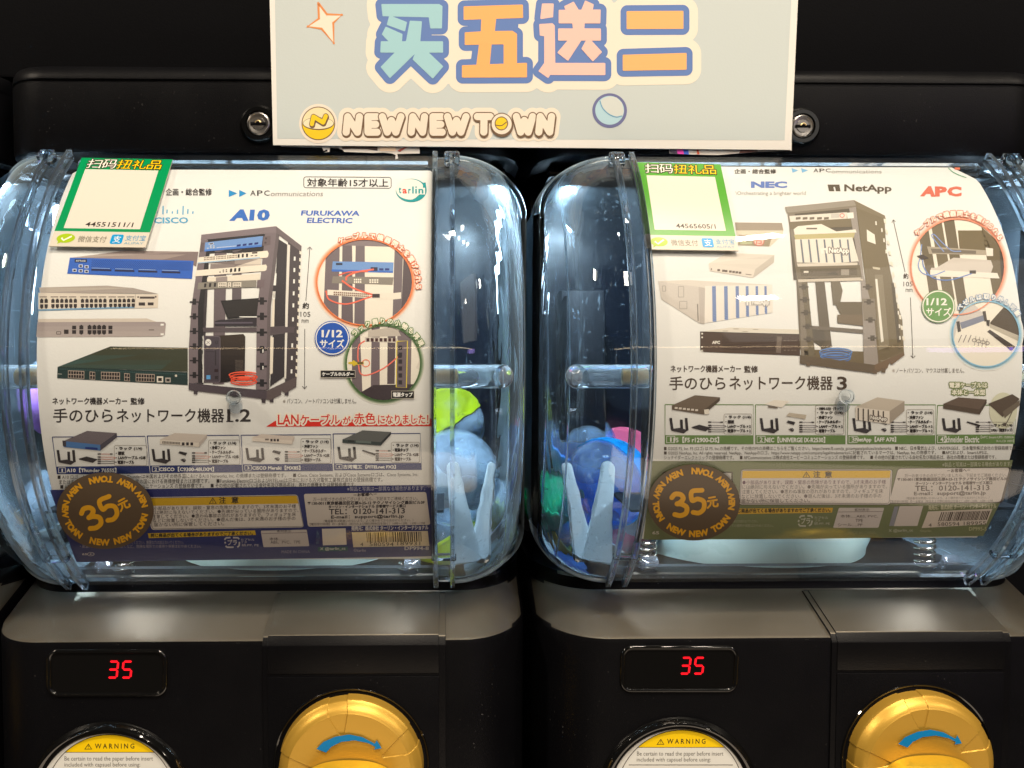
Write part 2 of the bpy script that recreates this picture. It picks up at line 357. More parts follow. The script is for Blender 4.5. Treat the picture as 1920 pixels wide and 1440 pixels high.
class Art:
    def __init__(s, surf, quad=None):
        s.surf, s.quad = surf, quad; s.P, s.L, s.F, s.C = [], [], [], []
    def raw(s, pts, faces, color, layer):
        o_ = len(s.P); s.P += [tuple(p) for p in pts]; s.L += [layer] * len(pts)
        c = lin(color) if not callable(color) else None
        pa = np.asarray(pts, float) if c is None else None
        for f in faces:
            s.F.append(tuple(i + o_ for i in f))
            s.C.append(c if c is not None else lin(color(pa[list(f)].mean(0))))
    def poly(s, pts, color, layer, step=9.0):
        pts = [tuple(map(float, p)) for p in pts]
        tris = tessellate_polygon([[Vector((x, y, 0)) for x, y in pts]])
        k = step if s.quad is None else step * 1.0
        ys = [p[1] for p in pts]
        if max(ys) - min(ys) <= k:
            s.raw(pts, tris, color, layer); return
        bm = bmesh.new(); vs = [bm.verts.new((x, y, 0)) for x, y in pts]
        for t in tris:
            try: bm.faces.new([vs[i] for i in t])
            except ValueError: pass
        y = math.floor(min(ys) / k) * k + k
        while y < max(ys):
            bmesh.ops.bisect_plane(bm, geom=bm.verts[:] + bm.edges[:] + bm.faces[:], plane_co=(0, y, 0), plane_no=(0, 1, 0), dist=1e-4)
            y += k
        bm.verts.index_update()
        s.raw([(v.co.x, v.co.y) for v in bm.verts], [[v.index for v in f.verts] for f in bm.faces], color, layer); bm.free()
    def rect(s, x0, y0, x1, y1, color, layer, lean=0.0, slope=0.0):
        s.poly([(x0, y0), (x1, y0 + slope), (x1 + lean, y1 + slope), (x0 + lean, y1)], color, layer)
    def ell(s, cx, cy, rx, ry, color, layer, rot=0.0, n=48):
        c, q = math.cos(rot), math.sin(rot)
        s.poly([(cx + rx * math.cos(a) * c - ry * math.sin(a) * q, cy + rx * math.cos(a) * q + ry * math.sin(a) * c)
                for a in (2 * math.pi * i / n for i in range(n))], color, layer)
    def ring(s, cx, cy, rx, ry, w_, color, layer, a0=0, a1=360, rot=0.0, n=64):
        pts = []; c, q = math.cos(rot), math.sin(rot)
        for i in range(n + 1):
            a = math.radians(a0 + (a1 - a0) * i / n)
            for k in (-0.5, 0.5):
                x, y = (rx + k * w_) * math.cos(a), -(ry + k * w_) * math.sin(a)
                pts.append((cx + x * c - y * q, cy + x * q + y * c))
        s.raw(pts, [(2 * i, 2 * i + 1, 2 * i + 3, 2 * i + 2) for i in range(n)], color, layer)
    def line(s, pts, w_, color, layer):
        pts = [np.array(p, float) for p in pts]
        V, Fc = [], []
        for i, p in enumerate(pts):
            a = pts[max(i - 1, 0)]; b = pts[min(i + 1, len(pts) - 1)]; d = b - a; d /= (np.linalg.norm(d) + 1e-9)
            nn = np.array([-d[1], d[0]]) * w_ / 2
            V += [p + nn, p - nn]
            if i: Fc.append((2 * i - 2, 2 * i - 1, 2 * i + 1, 2 * i))
        # subdivide long spans so that they follow a curved sheet
        for f in Fc:
            q = [V[k] for k in f]; n = max(1, int(np.linalg.norm(q[0] - q[3]) / 12))
            for j in range(n):
                t0, t1 = j / n, (j + 1) / n
                s.raw([q[0] * (1 - t0) + q[3] * t0, q[1] * (1 - t0) + q[2] * t0, q[1] * (1 - t1) + q[2] * t1, q[0] * (1 - t1) + q[3] * t1], [(0, 1, 2, 3)], color, layer)
    def curve(s, pts, w_, color, layer, n=8):
        P = [np.array(p, float) for p in pts]; P = [2 * P[0] - P[1]] + P + [2 * P[-1] - P[-2]]; out = []
        for i in range(1, len(P) - 2):
            for j in range(n):
                t = j / n
                out.append(0.5 * (2 * P[i] + (P[i + 1] - P[i - 1]) * t + (2 * P[i - 1] - 5 * P[i] + 4 * P[i + 1] - P[i + 2]) * t * t + (3 * P[i] - P[i - 1] - 3 * P[i + 1] + P[i + 2]) * t ** 3))
        out.append(P[-2]); s.line(out, w_, color, layer)
    def rrect(s, x0, y0, x1, y1, r, color, layer, lean=0.0, slope=0.0):
        s.poly(s.rr(x0, y0, x1, y1, r, lean, slope), color, layer)
    @staticmethod
    def rr(x0, y0, x1, y1, r, lean=0.0, slope=0.0, n=5):
        pts = []
        for cx, cy, a0 in ((x1 - r, y1 - r, 0), (x0 + r, y1 - r, 90), (x0 + r, y0 + r, 180), (x1 - r, y0 + r, 270)):
            for i in range(n + 1):
                a = math.radians(a0 + 90 * i / n); pts.append((cx + r * math.cos(a), cy + r * math.sin(a)))
        return [(x + lean * (y - y0) / (y1 - y0), y + slope * (x - x0) / (x1 - x0)) for x, y in pts]
    def frame(s, x0, y0, x1, y1, r, w_, color, layer, lean=0.0, slope=0.0):
        p = s.rr(x0, y0, x1, y1, r, lean, slope); s.line(p + [p[0]], w_, color, layer)
    def text(s, t, x0, y0, x1, y1, color, layer, bold=0.0, slope=0.0, skew=0.0, outline=0, ocolor=None, olayer=None, big=False, fill=True):
        cjk = max(map(ord, t)) > 0x2e00
        v, f = glyph(t, bold if not cjk else 0.0, 0.0, 3 if big else 2)
        mn, mx = v.min(0), v.max(0); d = np.maximum(mx - mn, 1e-6)
        u = (v - mn) / d
        p = np.stack([x0 + u[:, 0] * (x1 - x0) + skew * u[:, 1], y1 - u[:, 1] * (y1 - y0) + slope * u[:, 0]], 1)
        if outline: s.dilate(p, f, outline, ocolor, olayer if olayer is not None else layer - 1)
        if cjk and bold > 0.004 and s.quad is None: s.dilate(p, f, max(0.33, bold * 0.8 * (y1 - y0)), color, layer - 0.4)   # heavier stroke weight
        if fill: s.raw(p, f, color, layer)
    def gl(s, ch, cx, cy, h, ang, color, layer, bold=0.0, sx=1.0, outline=0, ocolor=None):
        """one glyph, its em box centred at cx, cy, turned by ang (its own up direction)"""
        cjk = ord(ch[0]) > 0x2000
        v, f = glyph(ch, bold if not cjk else 0.0)
        mn, mx = v.min(0), v.max(0); c = (mn + mx) / 2
        c[1] = 0.36 if not cjk else 0.38
        q = (v - c) * (h / (0.73 if not cjk else 0.95)); q[:, 0] *= sx
        ca, sa = math.cos(ang), math.sin(ang)
        p = np.stack([cx + q[:, 0] * ca - q[:, 1] * sa, cy - (q[:, 0] * sa + q[:, 1] * ca)], 1)
        if outline: s.dilate(p, f, outline, ocolor, layer - 1)
        if cjk and bold: s.dilate(p, f, 0.5, color, layer - 0.4)
        s.raw(p, f, color, layer)
    def arc(s, t, cx, cy, rx, ry, a0, a1, h, color, layer, inward=False, bold=0.0, sx=1.0, outline=0, ocolor=None, rot=0.0):
        n = len(t)
        for i, ch in enumerate(t):
            if ch == ' ': continue
            a = math.radians(a0 + (a1 - a0) * (i / max(n - 1, 1)))
            x, y = rx * math.cos(a), ry * math.sin(a)
            c, q = math.cos(rot), math.sin(rot)
            x, y = x * c - y * q, x * q + y * c
            nx, ny = math.cos(a) / rx, math.sin(a) / ry
            nx, ny = nx * c - ny * q, nx * q + ny * c
            na = math.atan2(ny, nx)
            s.gl(ch, cx + x, cy - y, h, na - math.pi / 2 if not inward else na + math.pi / 2, color, layer, bold, sx, outline, ocolor)
    def field(s, segs, r, color, layer, step=0.9, shift=(0, 0)):
        """everything nearer than r to the given segments, as one clean-edged patch"""
        S = np.asarray(segs, float).reshape(-1, 4)
        x0, y0 = S[:, [0, 2]].min() - r - 2 * step, S[:, [1, 3]].min() - r - 2 * step
        x1, y1 = S[:, [0, 2]].max() + r + 2 * step, S[:, [1, 3]].max() + r + 2 * step
        gx = np.arange(x0, x1 + step, step); gy = np.arange(y0, y1 + step, step)
        X, Y = np.meshgrid(gx, gy); D = np.full(X.shape, 1e9)
        for ax, ay, bx, by in S:
            dx, dy = bx - ax, by - ay; ll = dx * dx + dy * dy + 1e-12
            i0 = max(int((min(ax, bx) - r - 3 * step - x0) / step), 0); i1 = int((max(ax, bx) + r + 3 * step - x0) / step) + 1
            j0 = max(int((min(ay, by) - r - 3 * step - y0) / step), 0); j1 = int((max(ay, by) + r + 3 * step - y0) / step) + 1
            xs, ys = X[j0:j1, i0:i1], Y[j0:j1, i0:i1]
            t = np.clip(((xs - ax) * dx + (ys - ay) * dy) / ll, 0, 1)
            D[j0:j1, i0:i1] = np.minimum(D[j0:j1, i0:i1], np.hypot(xs - ax - t * dx, ys - ay - t * dy))
        Z = np.minimum(D - r, 3 * step)
        ny, nx = Z.shape; ins = Z < 0
        pts, idx, faces = [], {}, []
        def pid(k, p):
            if k not in idx: idx[k] = len(pts); pts.append((p[0] + shift[0], p[1] + shift[1]))
            return idx[k]
        for j in range(ny - 1):
            i = 0
            while i < nx - 1:
                q = ins[j, i] + ins[j, i + 1] + ins[j + 1, i] + ins[j + 1, i + 1]
                if q == 0: i += 1; continue
                if q == 4:
                    k = i
                    while k + 1 < nx - 1 and ins[j, k + 2] and ins[j + 1, k + 2]: k += 1
                    faces.append([pid((j, i), (gx[i], gy[j])), pid((j, k + 1), (gx[k + 1], gy[j])), pid((j + 1, k + 1), (gx[k + 1], gy[j + 1])), pid((j + 1, i), (gx[i], gy[j + 1]))])
                    i = k + 1; continue
                cs = [(j, i), (j, i + 1), (j + 1, i + 1), (j + 1, i)]; fc = []
                for a in range(4):
                    A, B = cs[a], cs[(a + 1) % 4]
                    if ins[A]: fc.append(pid(A, (gx[A[1]], gy[A[0]])))
                    if ins[A] != ins[B]:
                        t = Z[A] / (Z[A] - Z[B]); key = (min(A, B), max(A, B))
                        fc.append(pid(key, (gx[A[1]] + t * (gx[B[1]] - gx[A[1]]), gy[A[0]] + t * (gy[B[0]] - gy[A[0]]))))
                fc = list(dict.fromkeys(fc))
                if len(fc) > 2: faces.append(fc)
                i += 1
        if faces: s.raw(pts, faces, color, layer)
    def dilate(s, p, faces, d, color, layer):
        cnt = {}
        for f in faces:
            for a, b in zip(f, f[1:] + f[:1]):
                k = (min(a, b), max(a, b)); cnt[k] = cnt.get(k, 0) + 1
        segs = [(p[a][0], p[a][1], p[b][0], p[b][1]) for (a, b), n in cnt.items() if n == 1]
        if segs: s.field(segs, d, color, layer, step=max(0.42, d * 0.45))
    def dilate_polys(s, polys, d, color, layer, step=1.3):
        segs = []
        for P in polys:
            for a, b in zip(P, P[1:] + P[:1]): segs.append((*a, *b))
        s.field(segs, d, color, layer, step=step)
    def build(s, name, parent, mat='paper', base=0.00004, unit=0.000022):
        p = np.asarray(s.P, float); lay = np.asarray(s.L, float)
        if s.quad is not None:
            q = np.asarray(s.quad, float); u, v = p[:, 0:1], p[:, 1:2]
            p = q[0] * (1 - u) * (1 - v) + q[1] * u * (1 - v) + q[2] * u * v + q[3] * (1 - u) * v
        out = np.zeros((len(p), 3))
        for l in np.unique(lay):
            k = lay == l; out[k] = s.surf.map(p[k], base + unit * l)
        faces = []
        for f in s.F:   # face the viewer
            a, b, c = out[f[0]], out[f[1]], out[f[2]]
            n = np.cross(b - a, c - a)
            faces.append(f if n[1] < 0 else f[::-1])
        return obj(name, out, faces, mat, parent, cols=s.C)

# ================================================================== the capsule machine (built once, then copied)
XL, PITCH, YF = -0.106, 0.3015, 0.031
HW = 0.1485                                   # half width of the body
def circ(a, rho): return (YC - rho * math.cos(a), ZC + rho * math.sin(a))
A_TOP, A_BOT = math.radians(50.0), math.radians(-53.8)
SEAM0, SEAM1 = 0.0968, 0.1078                 # the two ridges either side of the window

def cap_shell(sgn, rho, xs, xe, trim=0.0):
    """clear end of the case: window profile closing in towards the flat side"""
    prof = [((0.165, 0.1045 - trim), (0, 1.0))]
    prof += [((circ(A_TOP, rho)[0] + 0.012, 0.1043 - trim), (0.25, 0.95))]
    n = 40
    for i in range(n + 1):
        a = A_TOP + (A_BOT - A_TOP) * i / n
        prof.append((circ(a, rho), (-math.cos(a), math.sin(a))))
    prof += [((circ(A_BOT, rho)[0] + 0.012, -0.1345 + trim), (0.25, -0.95)), ((0.165, -0.1345 + trim), (0, -1.0))]
    V, Fc = [], []; m = 20; k = len(prof)
    for i in range(m + 1):
        th = math.pi / 2 * i / m
        x = xs + (xe - xs) * math.sin(th); d = 1 - math.cos(th)
        for (y, z), (ny, nz) in prof:
            V.append((XL + sgn * x, y - ny * 0.058 * d, z - nz * 0.034 * d))
    for i in range(m):
        for q in range(k - 1):
            Fc.append((i * k + q, i * k + q + 1, (i + 1) * k + q + 1, (i + 1) * k + q))
    Fc.append(tuple(m * k + q for q in range(k)))
    return V, Fc
def arc_box(x0, x1, r0, r1, a0=A_TOP, a1=A_BOT, n=48):
    V, Fc = [], []
    for i in range(n + 1):
        a = a0 + (a1 - a0) * i / n
        (ya, za), (yb, zb) = circ(a, r0), circ(a, r1)
        V += [(x0, yb, zb), (x1, yb, zb), (x1, ya, za), (x0, ya, za)]
    for i in range(n):
        for k in range(4):
            k2 = (k + 1) % 4
            Fc.append((4 * i + k, 4 * i + k2, 4 * i + 4 + k2, 4 * i + 4 + k))
    Fc.append((0, 1, 2, 3)); Fc.append((4 * n + 3, 4 * n + 2, 4 * n + 1, 4 * n))
    return V, Fc
def rounded_sweep(prof, xs, xe, ry, back, n=18, yb=None):
    """profile (y,z) carried across the front and round both corners in plan"""
    st = []
    st.append((-xe, back, True))
    for i in range(n, -1, -1):
        th = math.pi / 2 * i / n; st.append((-(xs + (xe - xs) * math.sin(th)), ry * (1 - math.cos(th)), False))
    for i in range(n + 1):
        th = math.pi / 2 * i / n; st.append((xs + (xe - xs) * math.sin(th), ry * (1 - math.cos(th)), False))
    st.append((xe, back, True))
    V, Fc = [], []; k = len(prof)
    for x, dy, flat in st:
        for y, z in prof:
            V.append((XL + x, (back if flat else y + dy), z))
    for i in range(len(st) - 1):
        for q in range(k - 1):
            Fc.append((i * k + q, i * k + q + 1, (i + 1) * k + q + 1, (i + 1) * k + q))
    return V, Fc

def build_machine():
    root = empty('capsule_machine', (XL, YF, -0.36))
    # ---- black lower body with a sloping shelf in front of the case
    prof = [(YF, -0.36), (YF, -0.157), (YF + 0.0006, -0.1549), (YF + 0.0022, -0.1537), (0.068, -0.1412), (0.0700, -0.1398), (0.0708, -0.1375), (0.0712, -0.1335), (0.0728, -0.1318), (0.10, -0.1318), (0.165, -0.1318)]
    v, f = rounded_sweep(prof, 0.1115, HW, 0.055, 0.30)
    lit_sheen_faces(obj('body', v, f, 'shelfblack', root, angle=0.5), 'shelf')
    # ---- raised panel behind the dial, two plates on it
    def ext(x0, x1, pr, bev, name, par):
        bm = bmesh.new()
        a = [bm.verts.new((x0, y, z)) for y, z in pr]; b = [bm.verts.new((x1, y, z)) for y, z in pr]
        bm.faces.new(a); bm.faces.new(b[::-1])
        for i in range(len(pr)):
            j = (i + 1) % len(pr); bm.faces.new((a[j], a[i], b[i], b[j]))
        bmesh.ops.recalc_face_normals(bm, faces=bm.faces)
        bmesh.ops.bevel(bm, geom=[e_ for e_ in bm.edges], offset=bev, segments=2, affect='EDGES', profile=0.5)
        return lit_sheen_faces(obj_bm(name, bm, 'shelfblack', par, 0.5), 'shelf')
    xa, xb = at(492, 1230, YF)[0], at(836, 1230, YF)[0]
    h = 0.0011
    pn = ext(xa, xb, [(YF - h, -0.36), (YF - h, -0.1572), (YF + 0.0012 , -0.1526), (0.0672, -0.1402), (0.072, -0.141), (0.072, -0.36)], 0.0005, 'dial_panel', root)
    xa2, xb2 = at(502, 1230, YF)[0], at(823, 1230, YF)[0]
    zt = at(600, 1261.5, YF)[2]; zl = at(600, 1267, YF)[2]; h2 = h + 0.0006
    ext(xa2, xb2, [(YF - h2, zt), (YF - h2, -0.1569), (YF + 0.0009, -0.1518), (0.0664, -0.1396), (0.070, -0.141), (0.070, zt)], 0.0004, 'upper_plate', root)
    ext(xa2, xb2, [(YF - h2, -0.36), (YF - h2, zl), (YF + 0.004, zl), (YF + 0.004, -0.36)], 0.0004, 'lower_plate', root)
    # tick mark beside the dial
    A = Art(PlaneSurf(YF - h)); A.line([(504.5, 1421), (519, 1427.5)], 1.6, (200, 200, 195), 1); A.build('position_mark', root, base=0.0002)
    # ---- gold dial
    kc = at(660, 1430, YF); R0 = 0.0382
    well = [(R0 + 0.0030, -h2 - 0.0004), (R0 + 0.0026, -h2 - 0.0009), (R0 + 0.0019, -h2 - 0.0007), (R0 + 0.0016, 0.004)]
    v, f = lathe_vf(well, (kc[0], YF, kc[2]), 'y', 96); obj('dial_well', v, f, 'gloss', root, angle=0.6)
    pr = [(R0, 0.006), (R0, -0.0005), (R0 - 0.0006, -0.0072), (R0 - 0.0009, -0.0080), (R0 - 0.0014, -0.0085)]
    pr += [(R0 - 0.0014 - 0.0046 * t, -0.0085 - 0.0040 * t - 0.0007 * math.sin(t * math.pi)) for t in np.linspace(0.12, 0.94, 9)]
    rf = R0 - 0.0063; pr += [(R0 - 0.0061, -0.0126), (rf, -0.0127), (rf - 0.0004, -0.0127)]
    pr += [(r, -0.0127 + 0.0014 * (1 - r / rf)) for r in np.linspace(rf - 0.0012, 0.0004, 46)]
    dense = []
    for (r0_, y0_), (r1_, y1_) in zip(pr[:-1], pr[1:]):
        dense.append((r0_, y0_))
        if math.hypot(r1_ - r0_, y1_ - y0_) > 0.0012:
            k = int(math.hypot(r1_ - r0_, y1_ - y0_) / 0.0008)
            dense += [(r0_ + (r1_ - r0_) * t / (k + 1), y0_ + (y1_ - y0_) * t / (k + 1)) for t in range(1, k + 1)]
    dense.append(pr[-1])
    V, Fc = [], []; na = 1080; k = len(dense)
    for i in range(na):
        a = 2 * math.pi * i / na
        for r, y in dense:
            d = 0.0
            q = (math.degrees(a) - 100) % 72; q = q - 72 if q > 36 else q
            lat = abs(math.radians(q)) * r; apex = 0.0198
            if r > apex:
                wd = min(0.0009 + (r - apex) * 0.34, 0.0052)
                tt = min(max((wd - lat) / 0.00028, 0), 1)
                tt *= min(max((r - apex + 0.0003) / 0.0006, 0), 1)
                d = 0.00055 * tt * tt * (3 - 2 * tt)
            side = y > -0.0085
            rr = r - (d if side else 0); yy = y + (0 if side else d)
            V.append((kc[0] + rr * math.cos(a), YF + yy, kc[2] + rr * math.sin(a)))
    for i in range(na):
        j = (i + 1) % na
        for q in range(k - 1): Fc.append((i * k + q, i * k + q + 1, j * k + q + 1, j * k + q))
    dial = obj('dial', V, Fc, 'gold', root, angle=0.42)
    # grip: a raised oval bar across the dial
    V, Fc = [], []; gx, gz, gy = 0.0245, 0.0128, 0.013; gc = (kc[0], YF - 0.0126, kc[2] - 0.0050)
    nu, nv = 16, 72
    for i in range(nu + 1):
        t = i / nu
        s_ = 1 - 0.16 * t ** 1.2 - (0.84 if i == nu else 0) * 0.98 - (max(0, t - 0.7) / 0.3) ** 2 * 0.10
        yy = -gy * (1 - (1 - t) ** 1.6)
        for j in range(nv):
            a = 2 * math.pi * j / nv; c, s2 = math.cos(a), math.sin(a)
            V.append((gc[0] + gx * s_ * math.copysign(abs(c) ** 0.85, c), gc[1] + yy, gc[2] + gz * s_ * math.copysign(abs(s2) ** 0.9, s2)))
    for i in range(nu):
        for j in range(nv):
            j2 = (j + 1) % nv; Fc.append((i * nv + j, i * nv + j2, (i + 1) * nv + j2, (i + 1) * nv + j))
    Fc.append(tuple(nu * nv + j for j in range(nv)))
    obj('grip', V, Fc, 'goldgrip', dial, angle=0.8)
    A = Art(PlaneSurf(YF - 0.0119))
    A.poly([(594, 1402), (607, 1389), (630, 1379), (655, 1375), (680, 1380), (703, 1392), (707, 1386), (716, 1401), (702, 1403), (704, 1398), (690, 1391), (665, 1386), (640, 1389), (622, 1398), (612, 1409)], (14, 126, 190), 1)
    A.build('arrow_mark', dial, 'gloss_ink', base=0.0012)
    A = Art(PlaneSurf(YF - 0.0119))
    A.poly([(1468 - 900, 1490), (1474 - 900, 1474), (1483 - 900, 1462), (1489 - 900, 1468), (1482 - 900, 1480), (1478 - 900, 1492)], (14, 126, 190), 1)
    # ---- price display
    def rrpath(x0, y0, x1, y1, r, yy, n=6):
        return [tuple(at(px, py, yy)) for px, py in Art.rr(x0, y0, x1, y1, r, 0, 0, n)]
    pth = rrpath(92, 1221, 310, 1302, 17, YF - 0.0001)
    v, f = tube_vf(pth, 0.00125, 10, closed=True); dsp = obj('price_display', v, f, 'gloss', root, smooth=True)
    pl = rrpath(92, 1221, 310, 1302, 17, YF - 0.0003)
    obj('display_glass', pl, [tuple(range(len(pl)))], 'gloss', dsp)
    def digit(ch, x0, y0, w_, h_):
        S = {'a': (0, 0, 1, 0), 'b': (1, 0, 1, .5), 'c': (1, .5, 1, 1), 'd': (0, 1, 1, 1), 'e': (0, .5, 0, 1), 'f': (0, 0, 0, .5), 'g': (0, .5, 1, .5)}
        on = {'3': 'abgcd', '5': 'afgcd'}[ch]; A = Art(PlaneSurf(YF - 0.0003))
        for s_ in on:
            ax, ay, bx, by = S[s_]; sk = 3.2
            P = lambda x, y: np.array((x0 + x * w_ + sk * (1 - y), y0 + y * h_))
            a, b = P(ax, ay), P(bx, by); d = (b - a) / np.linalg.norm(b - a); nn = np.array((-d[1], d[0]))
            a2, b2 = a + d * 2.2, b - d * 2.2; t = 2.0
            A.poly([a2 + nn * t, b2 + nn * t, b2 + d * 1.6, b2 - nn * t, a2 - nn * t, a2 - d * 1.6], (255, 0, 0), 1)
        return A.build('digit', dsp, 'led', base=0.0003)
    digit('3', 203, 1240, 16, 30); digit('5', 229, 1240, 16, 30)
    # ---- round coin window with its warning plate
    cx, cy = 207, 1504
    cw = at(cx, cy, YF); px = 0.429 / F
    rr_ = 153 * px
    v, f = lathe_vf([(rr_ + 0.0015, 0.001), (rr_ + 0.0006, -0.0014), (rr_ - 0.0016, -0.0040), (rr_ - 0.0038, -0.0036), (rr_ - 0.0052, -0.0012), (0.0002, -0.0010)], (cw[0], YF, cw[2]), 'y', 96)
    win = obj('coin_window', v, f, 'gloss', root, angle=0.9)
    A = Art(PlaneSurf(YF - 0.0018)); R1, yc = 133, 1500
    A.ell(206, yc, R1, R1, (222, 222, 216), 0, n=96)
    R2 = 122; chord = 1411
    def seg(R, y_, n=40):
        hw = math.sqrt(R * R - (yc - y_) ** 2); a0 = math.atan2(yc - y_, hw)
        return [(206 + R * math.cos(a0 + (math.pi - 2 * a0) * i / n), yc - R * math.sin(a0 + (math.pi - 2 * a0) * i / n)) for i in range(n + 1)]
    A.poly(seg(R2 + 1.3, chord), (70, 55, 30), 1); A.poly(seg(R2, chord - 1), (245, 205, 10), 2)
    A.ring(206, yc, R2 + 0.6, R2 + 0.6, 1.4, (70, 60, 50), 1, 0, 180)
    A.poly([(166, 1394), (158, 1405), (173, 1405)], (60, 50, 20), 3); A.poly([(165.7, 1396.5), (160.5, 1403.7), (170.8, 1403.7)], (245, 205, 10), 4); A.text('!', 165, 1397.6, 166.4, 1403, (60, 50, 20), 5, 0.01)
    A.text('W A R N I N G', 178, 1394, 252, 1403.5, (50, 40, 25), 3, 0.015)
    A.text('Be certain to read the paper before insert', 121, 1418, 287, 1428.5, (110, 106, 100), 3)
    A.text('included with capsuel before using:', 121, 1429.5, 263, 1439.5, (110, 106, 100), 3)
    A.rect(106, 1443, 306, 1444.2, (70, 60, 50), 3)
    A.poly([(216, 1371.5), (232, 1373), (252, 1379), (252, 1383), (232, 1377), (216, 1375)], (95, 92, 88), 4)
    A.build('warning_plate', win, 'gloss_ink')
    # ---- top cover with lid and lock
    CY = 0.066
    prof = [(0.10, 0.1062), (CY + 0.004, 0.1062), (CY + 0.001, 0.1072), (CY, 0.1095), (CY, 0.1452), (CY + 0.0012, 0.1458), (CY + 0.0012, 0.1466), (CY, 0.1472)]
    prof += [(CY, 0.1485), (CY + 0.0010, 0.1515), (CY + 0.0040, 0.1548), (CY + 0.0080, 0.1562), (0.16, 0.1570)]
    v, f = rounded_sweep(prof, 0.118, HW - 0.002, 0.032, 0.30); obj('top_cover', v, f, 'black', root, angle=0.6)
    lc = (XL + 0.0004, CY, at(484, 234, CY)[2]); r = 0.0102
    v, f = lathe_vf([(r + 0.0006, 0), (r, -0.0018), (r - 0.0012, -0.0030), (r - 0.0032, -0.0030), (r - 0.0038, -0.0016), (r - 0.0042, -0.0016)], lc, 'y', 64)
    lk = obj('lock', v, f, 'gloss', root, angle=0.6)
    v, f = lathe_vf([(r - 0.0040, -0.0015), (r - 0.0040, -0.0026), (r - 0.0047, -0.0030), (r - 0.0050, -0.0026), (0.0036, -0.0024), (0.0034, -0.0028), (0.0002, -0.0028)], lc, 'y', 64)
    obj('lock_cylinder', v, f, 'chrome', lk, angle=0.5)
    obj_bm('keyhole', join_bm([box_bm(lc[0] - 0.0042, lc[0] + 0.0042, CY - 0.0031, CY - 0.0020, lc[2] - 0.0009, lc[2] + 0.0007, 0.0001)]), 'cabinet', lk)
    v, f = lathe_vf([(0.0018, -0.0025), (0.0017, -0.0036), (0.0012, -0.0037), (0.0011, -0.0030)], lc, 'y', 32, 0.15, math.pi - 0.15); obj('key_ring', v, f, 'brass', lk)
    # ---- the clear case
    case = empty('clear_case', tuple(Vector((0, 0, 0)))); case.parent = root
    def panel_shell():
        V1, F1 = arc_box(XL - SEAM0, XL + SEAM0, RD - 0.0014, RD, n=90)
        return V1, F1
    v, f = panel_shell(); obj('window', v, f, 'panel', case, angle=0.5)
    for s_ in (-1, 1):
        a, b = cap_shell(s_, RD, SEAM1 - 0.001, HW - 0.0015), cap_shell(s_, RD - 0.0022, SEAM1 - 0.001, HW - 0.0038, 0.002)
        def turned(vf, sg):
            V_, F_ = vf; V_ = np.array(V_); ref = np.array((XL, 0.12, ZC)); out = []
            for fc in F_:
                n_ = np.cross(V_[fc[1]] - V_[fc[0]], V_[fc[2]] - V_[fc[0]]); c_ = V_[list(fc)].mean(0)
                out.append(tuple(fc) if (n_ @ (c_ - ref)) * sg > 0 else tuple(fc)[::-1])
            return [tuple(x) for x in V_], out
        v, f = merge_vf([turned(a, 1), turned(b, -1)]); cp = obj('end_cap', v, f, 'cap', case, angle=0.7)
        x0, x1 = XL + s_ * SEAM0, XL + s_ * SEAM1
        lo, hi = min(x0, x1), max(x0, x1)
        v, f = merge_vf([arc_box(lo, hi, RD - 0.0030, RD - 0.0008), arc_box(lo - 0.0004, lo + 0.0022, RD - 0.0008, RD + 0.0030),
                         arc_box(hi - 0.0022, hi + 0.0004, RD - 0.0008, RD + 0.0030)])
        rb = obj('seam_rib', v, f, 'rib', case, angle=0.6)
        # moulded lump on top of the rib and a cross bar near its foot
        ya, za = circ(math.radians(47.0), RD + 0.0028)
        bm = box_bm(-0.0042, 0.0042, -0.0030, 0.0030, -0.0036, 0.0036, 0.0014, 3)
        bm.transform(Matrix.Translation((XL + s_ * (SEAM1 - 0.001), ya, za)) @ Matrix.Rotation(math.radians(-45), 4, 'X')); obj_bm('hinge_lump', bm, 'glass', case)
        ya, za = circ(math.radians(-41.5), RD + 0.0008)
        bm = box_bm(-0.0066, 0.0066, -0.0022, 0.0022, -0.0011, 0.0011, 0.0004)
        bm.transform(Matrix.Translation(((x0 + x1) / 2, ya, za)) @ Matrix.Rotation(math.radians(30), 4, 'X')); obj_bm('cross_bar', bm, 'glass', case)
        ya, za = circ(math.radians(-48), RD - 0.006)
        bm = join_bm([box_bm(-0.0045, 0.0045, -0.003, 0.003, -0.0009, 0.0009, 0.0003), box_bm(-0.0045, -0.0025, -0.001, 0.003, -0.006, -0.0009, 0.0003)])
        bm.transform(Matrix.Translation((XL + s_ * (SEAM0 - 0.012), ya, za)) @ Matrix.Rotation(math.radians(25), 4, 'X')); obj_bm('catch', bm, 'wshade', case)
        # clear peg with a brass screw
        zp = -0.0150; yp = 0.0165
        prof = [(0.0001, 0.094), (0.0057, 0.094), (0.0059, 0.0955), (0.0059, 0.131)] + [(0.0061 * math.cos(t), 0.1315 + 0.0061 * math.sin(t)) for t in np.linspace(0.0, math.pi / 2 - 0.02, 10)]
        v, f = lathe_vf([(a_, s_ * b_) for a_, b_ in prof], (XL, yp, zp), 'x', 40); pg = obj('peg', v, f, 'peg', case, angle=0.6)
        th = []
        for i in range(26): th += [(0.0027, 0.0965 + 0.0005 * i), (0.0031, 0.0965 + 0.0005 * i + 0.00025)]
        th += [(0.0022, 0.1098), (0.0001, 0.1102)]
        v, f = lathe_vf([(a_, s_ * b_) for a_, b_ in th], (XL, yp, zp), 'x', 24); obj('screw', v, f, 'brass', pg, angle=0.4)
        # lamp strip under the roof of the case
        xm = XL + s_ * 0.120
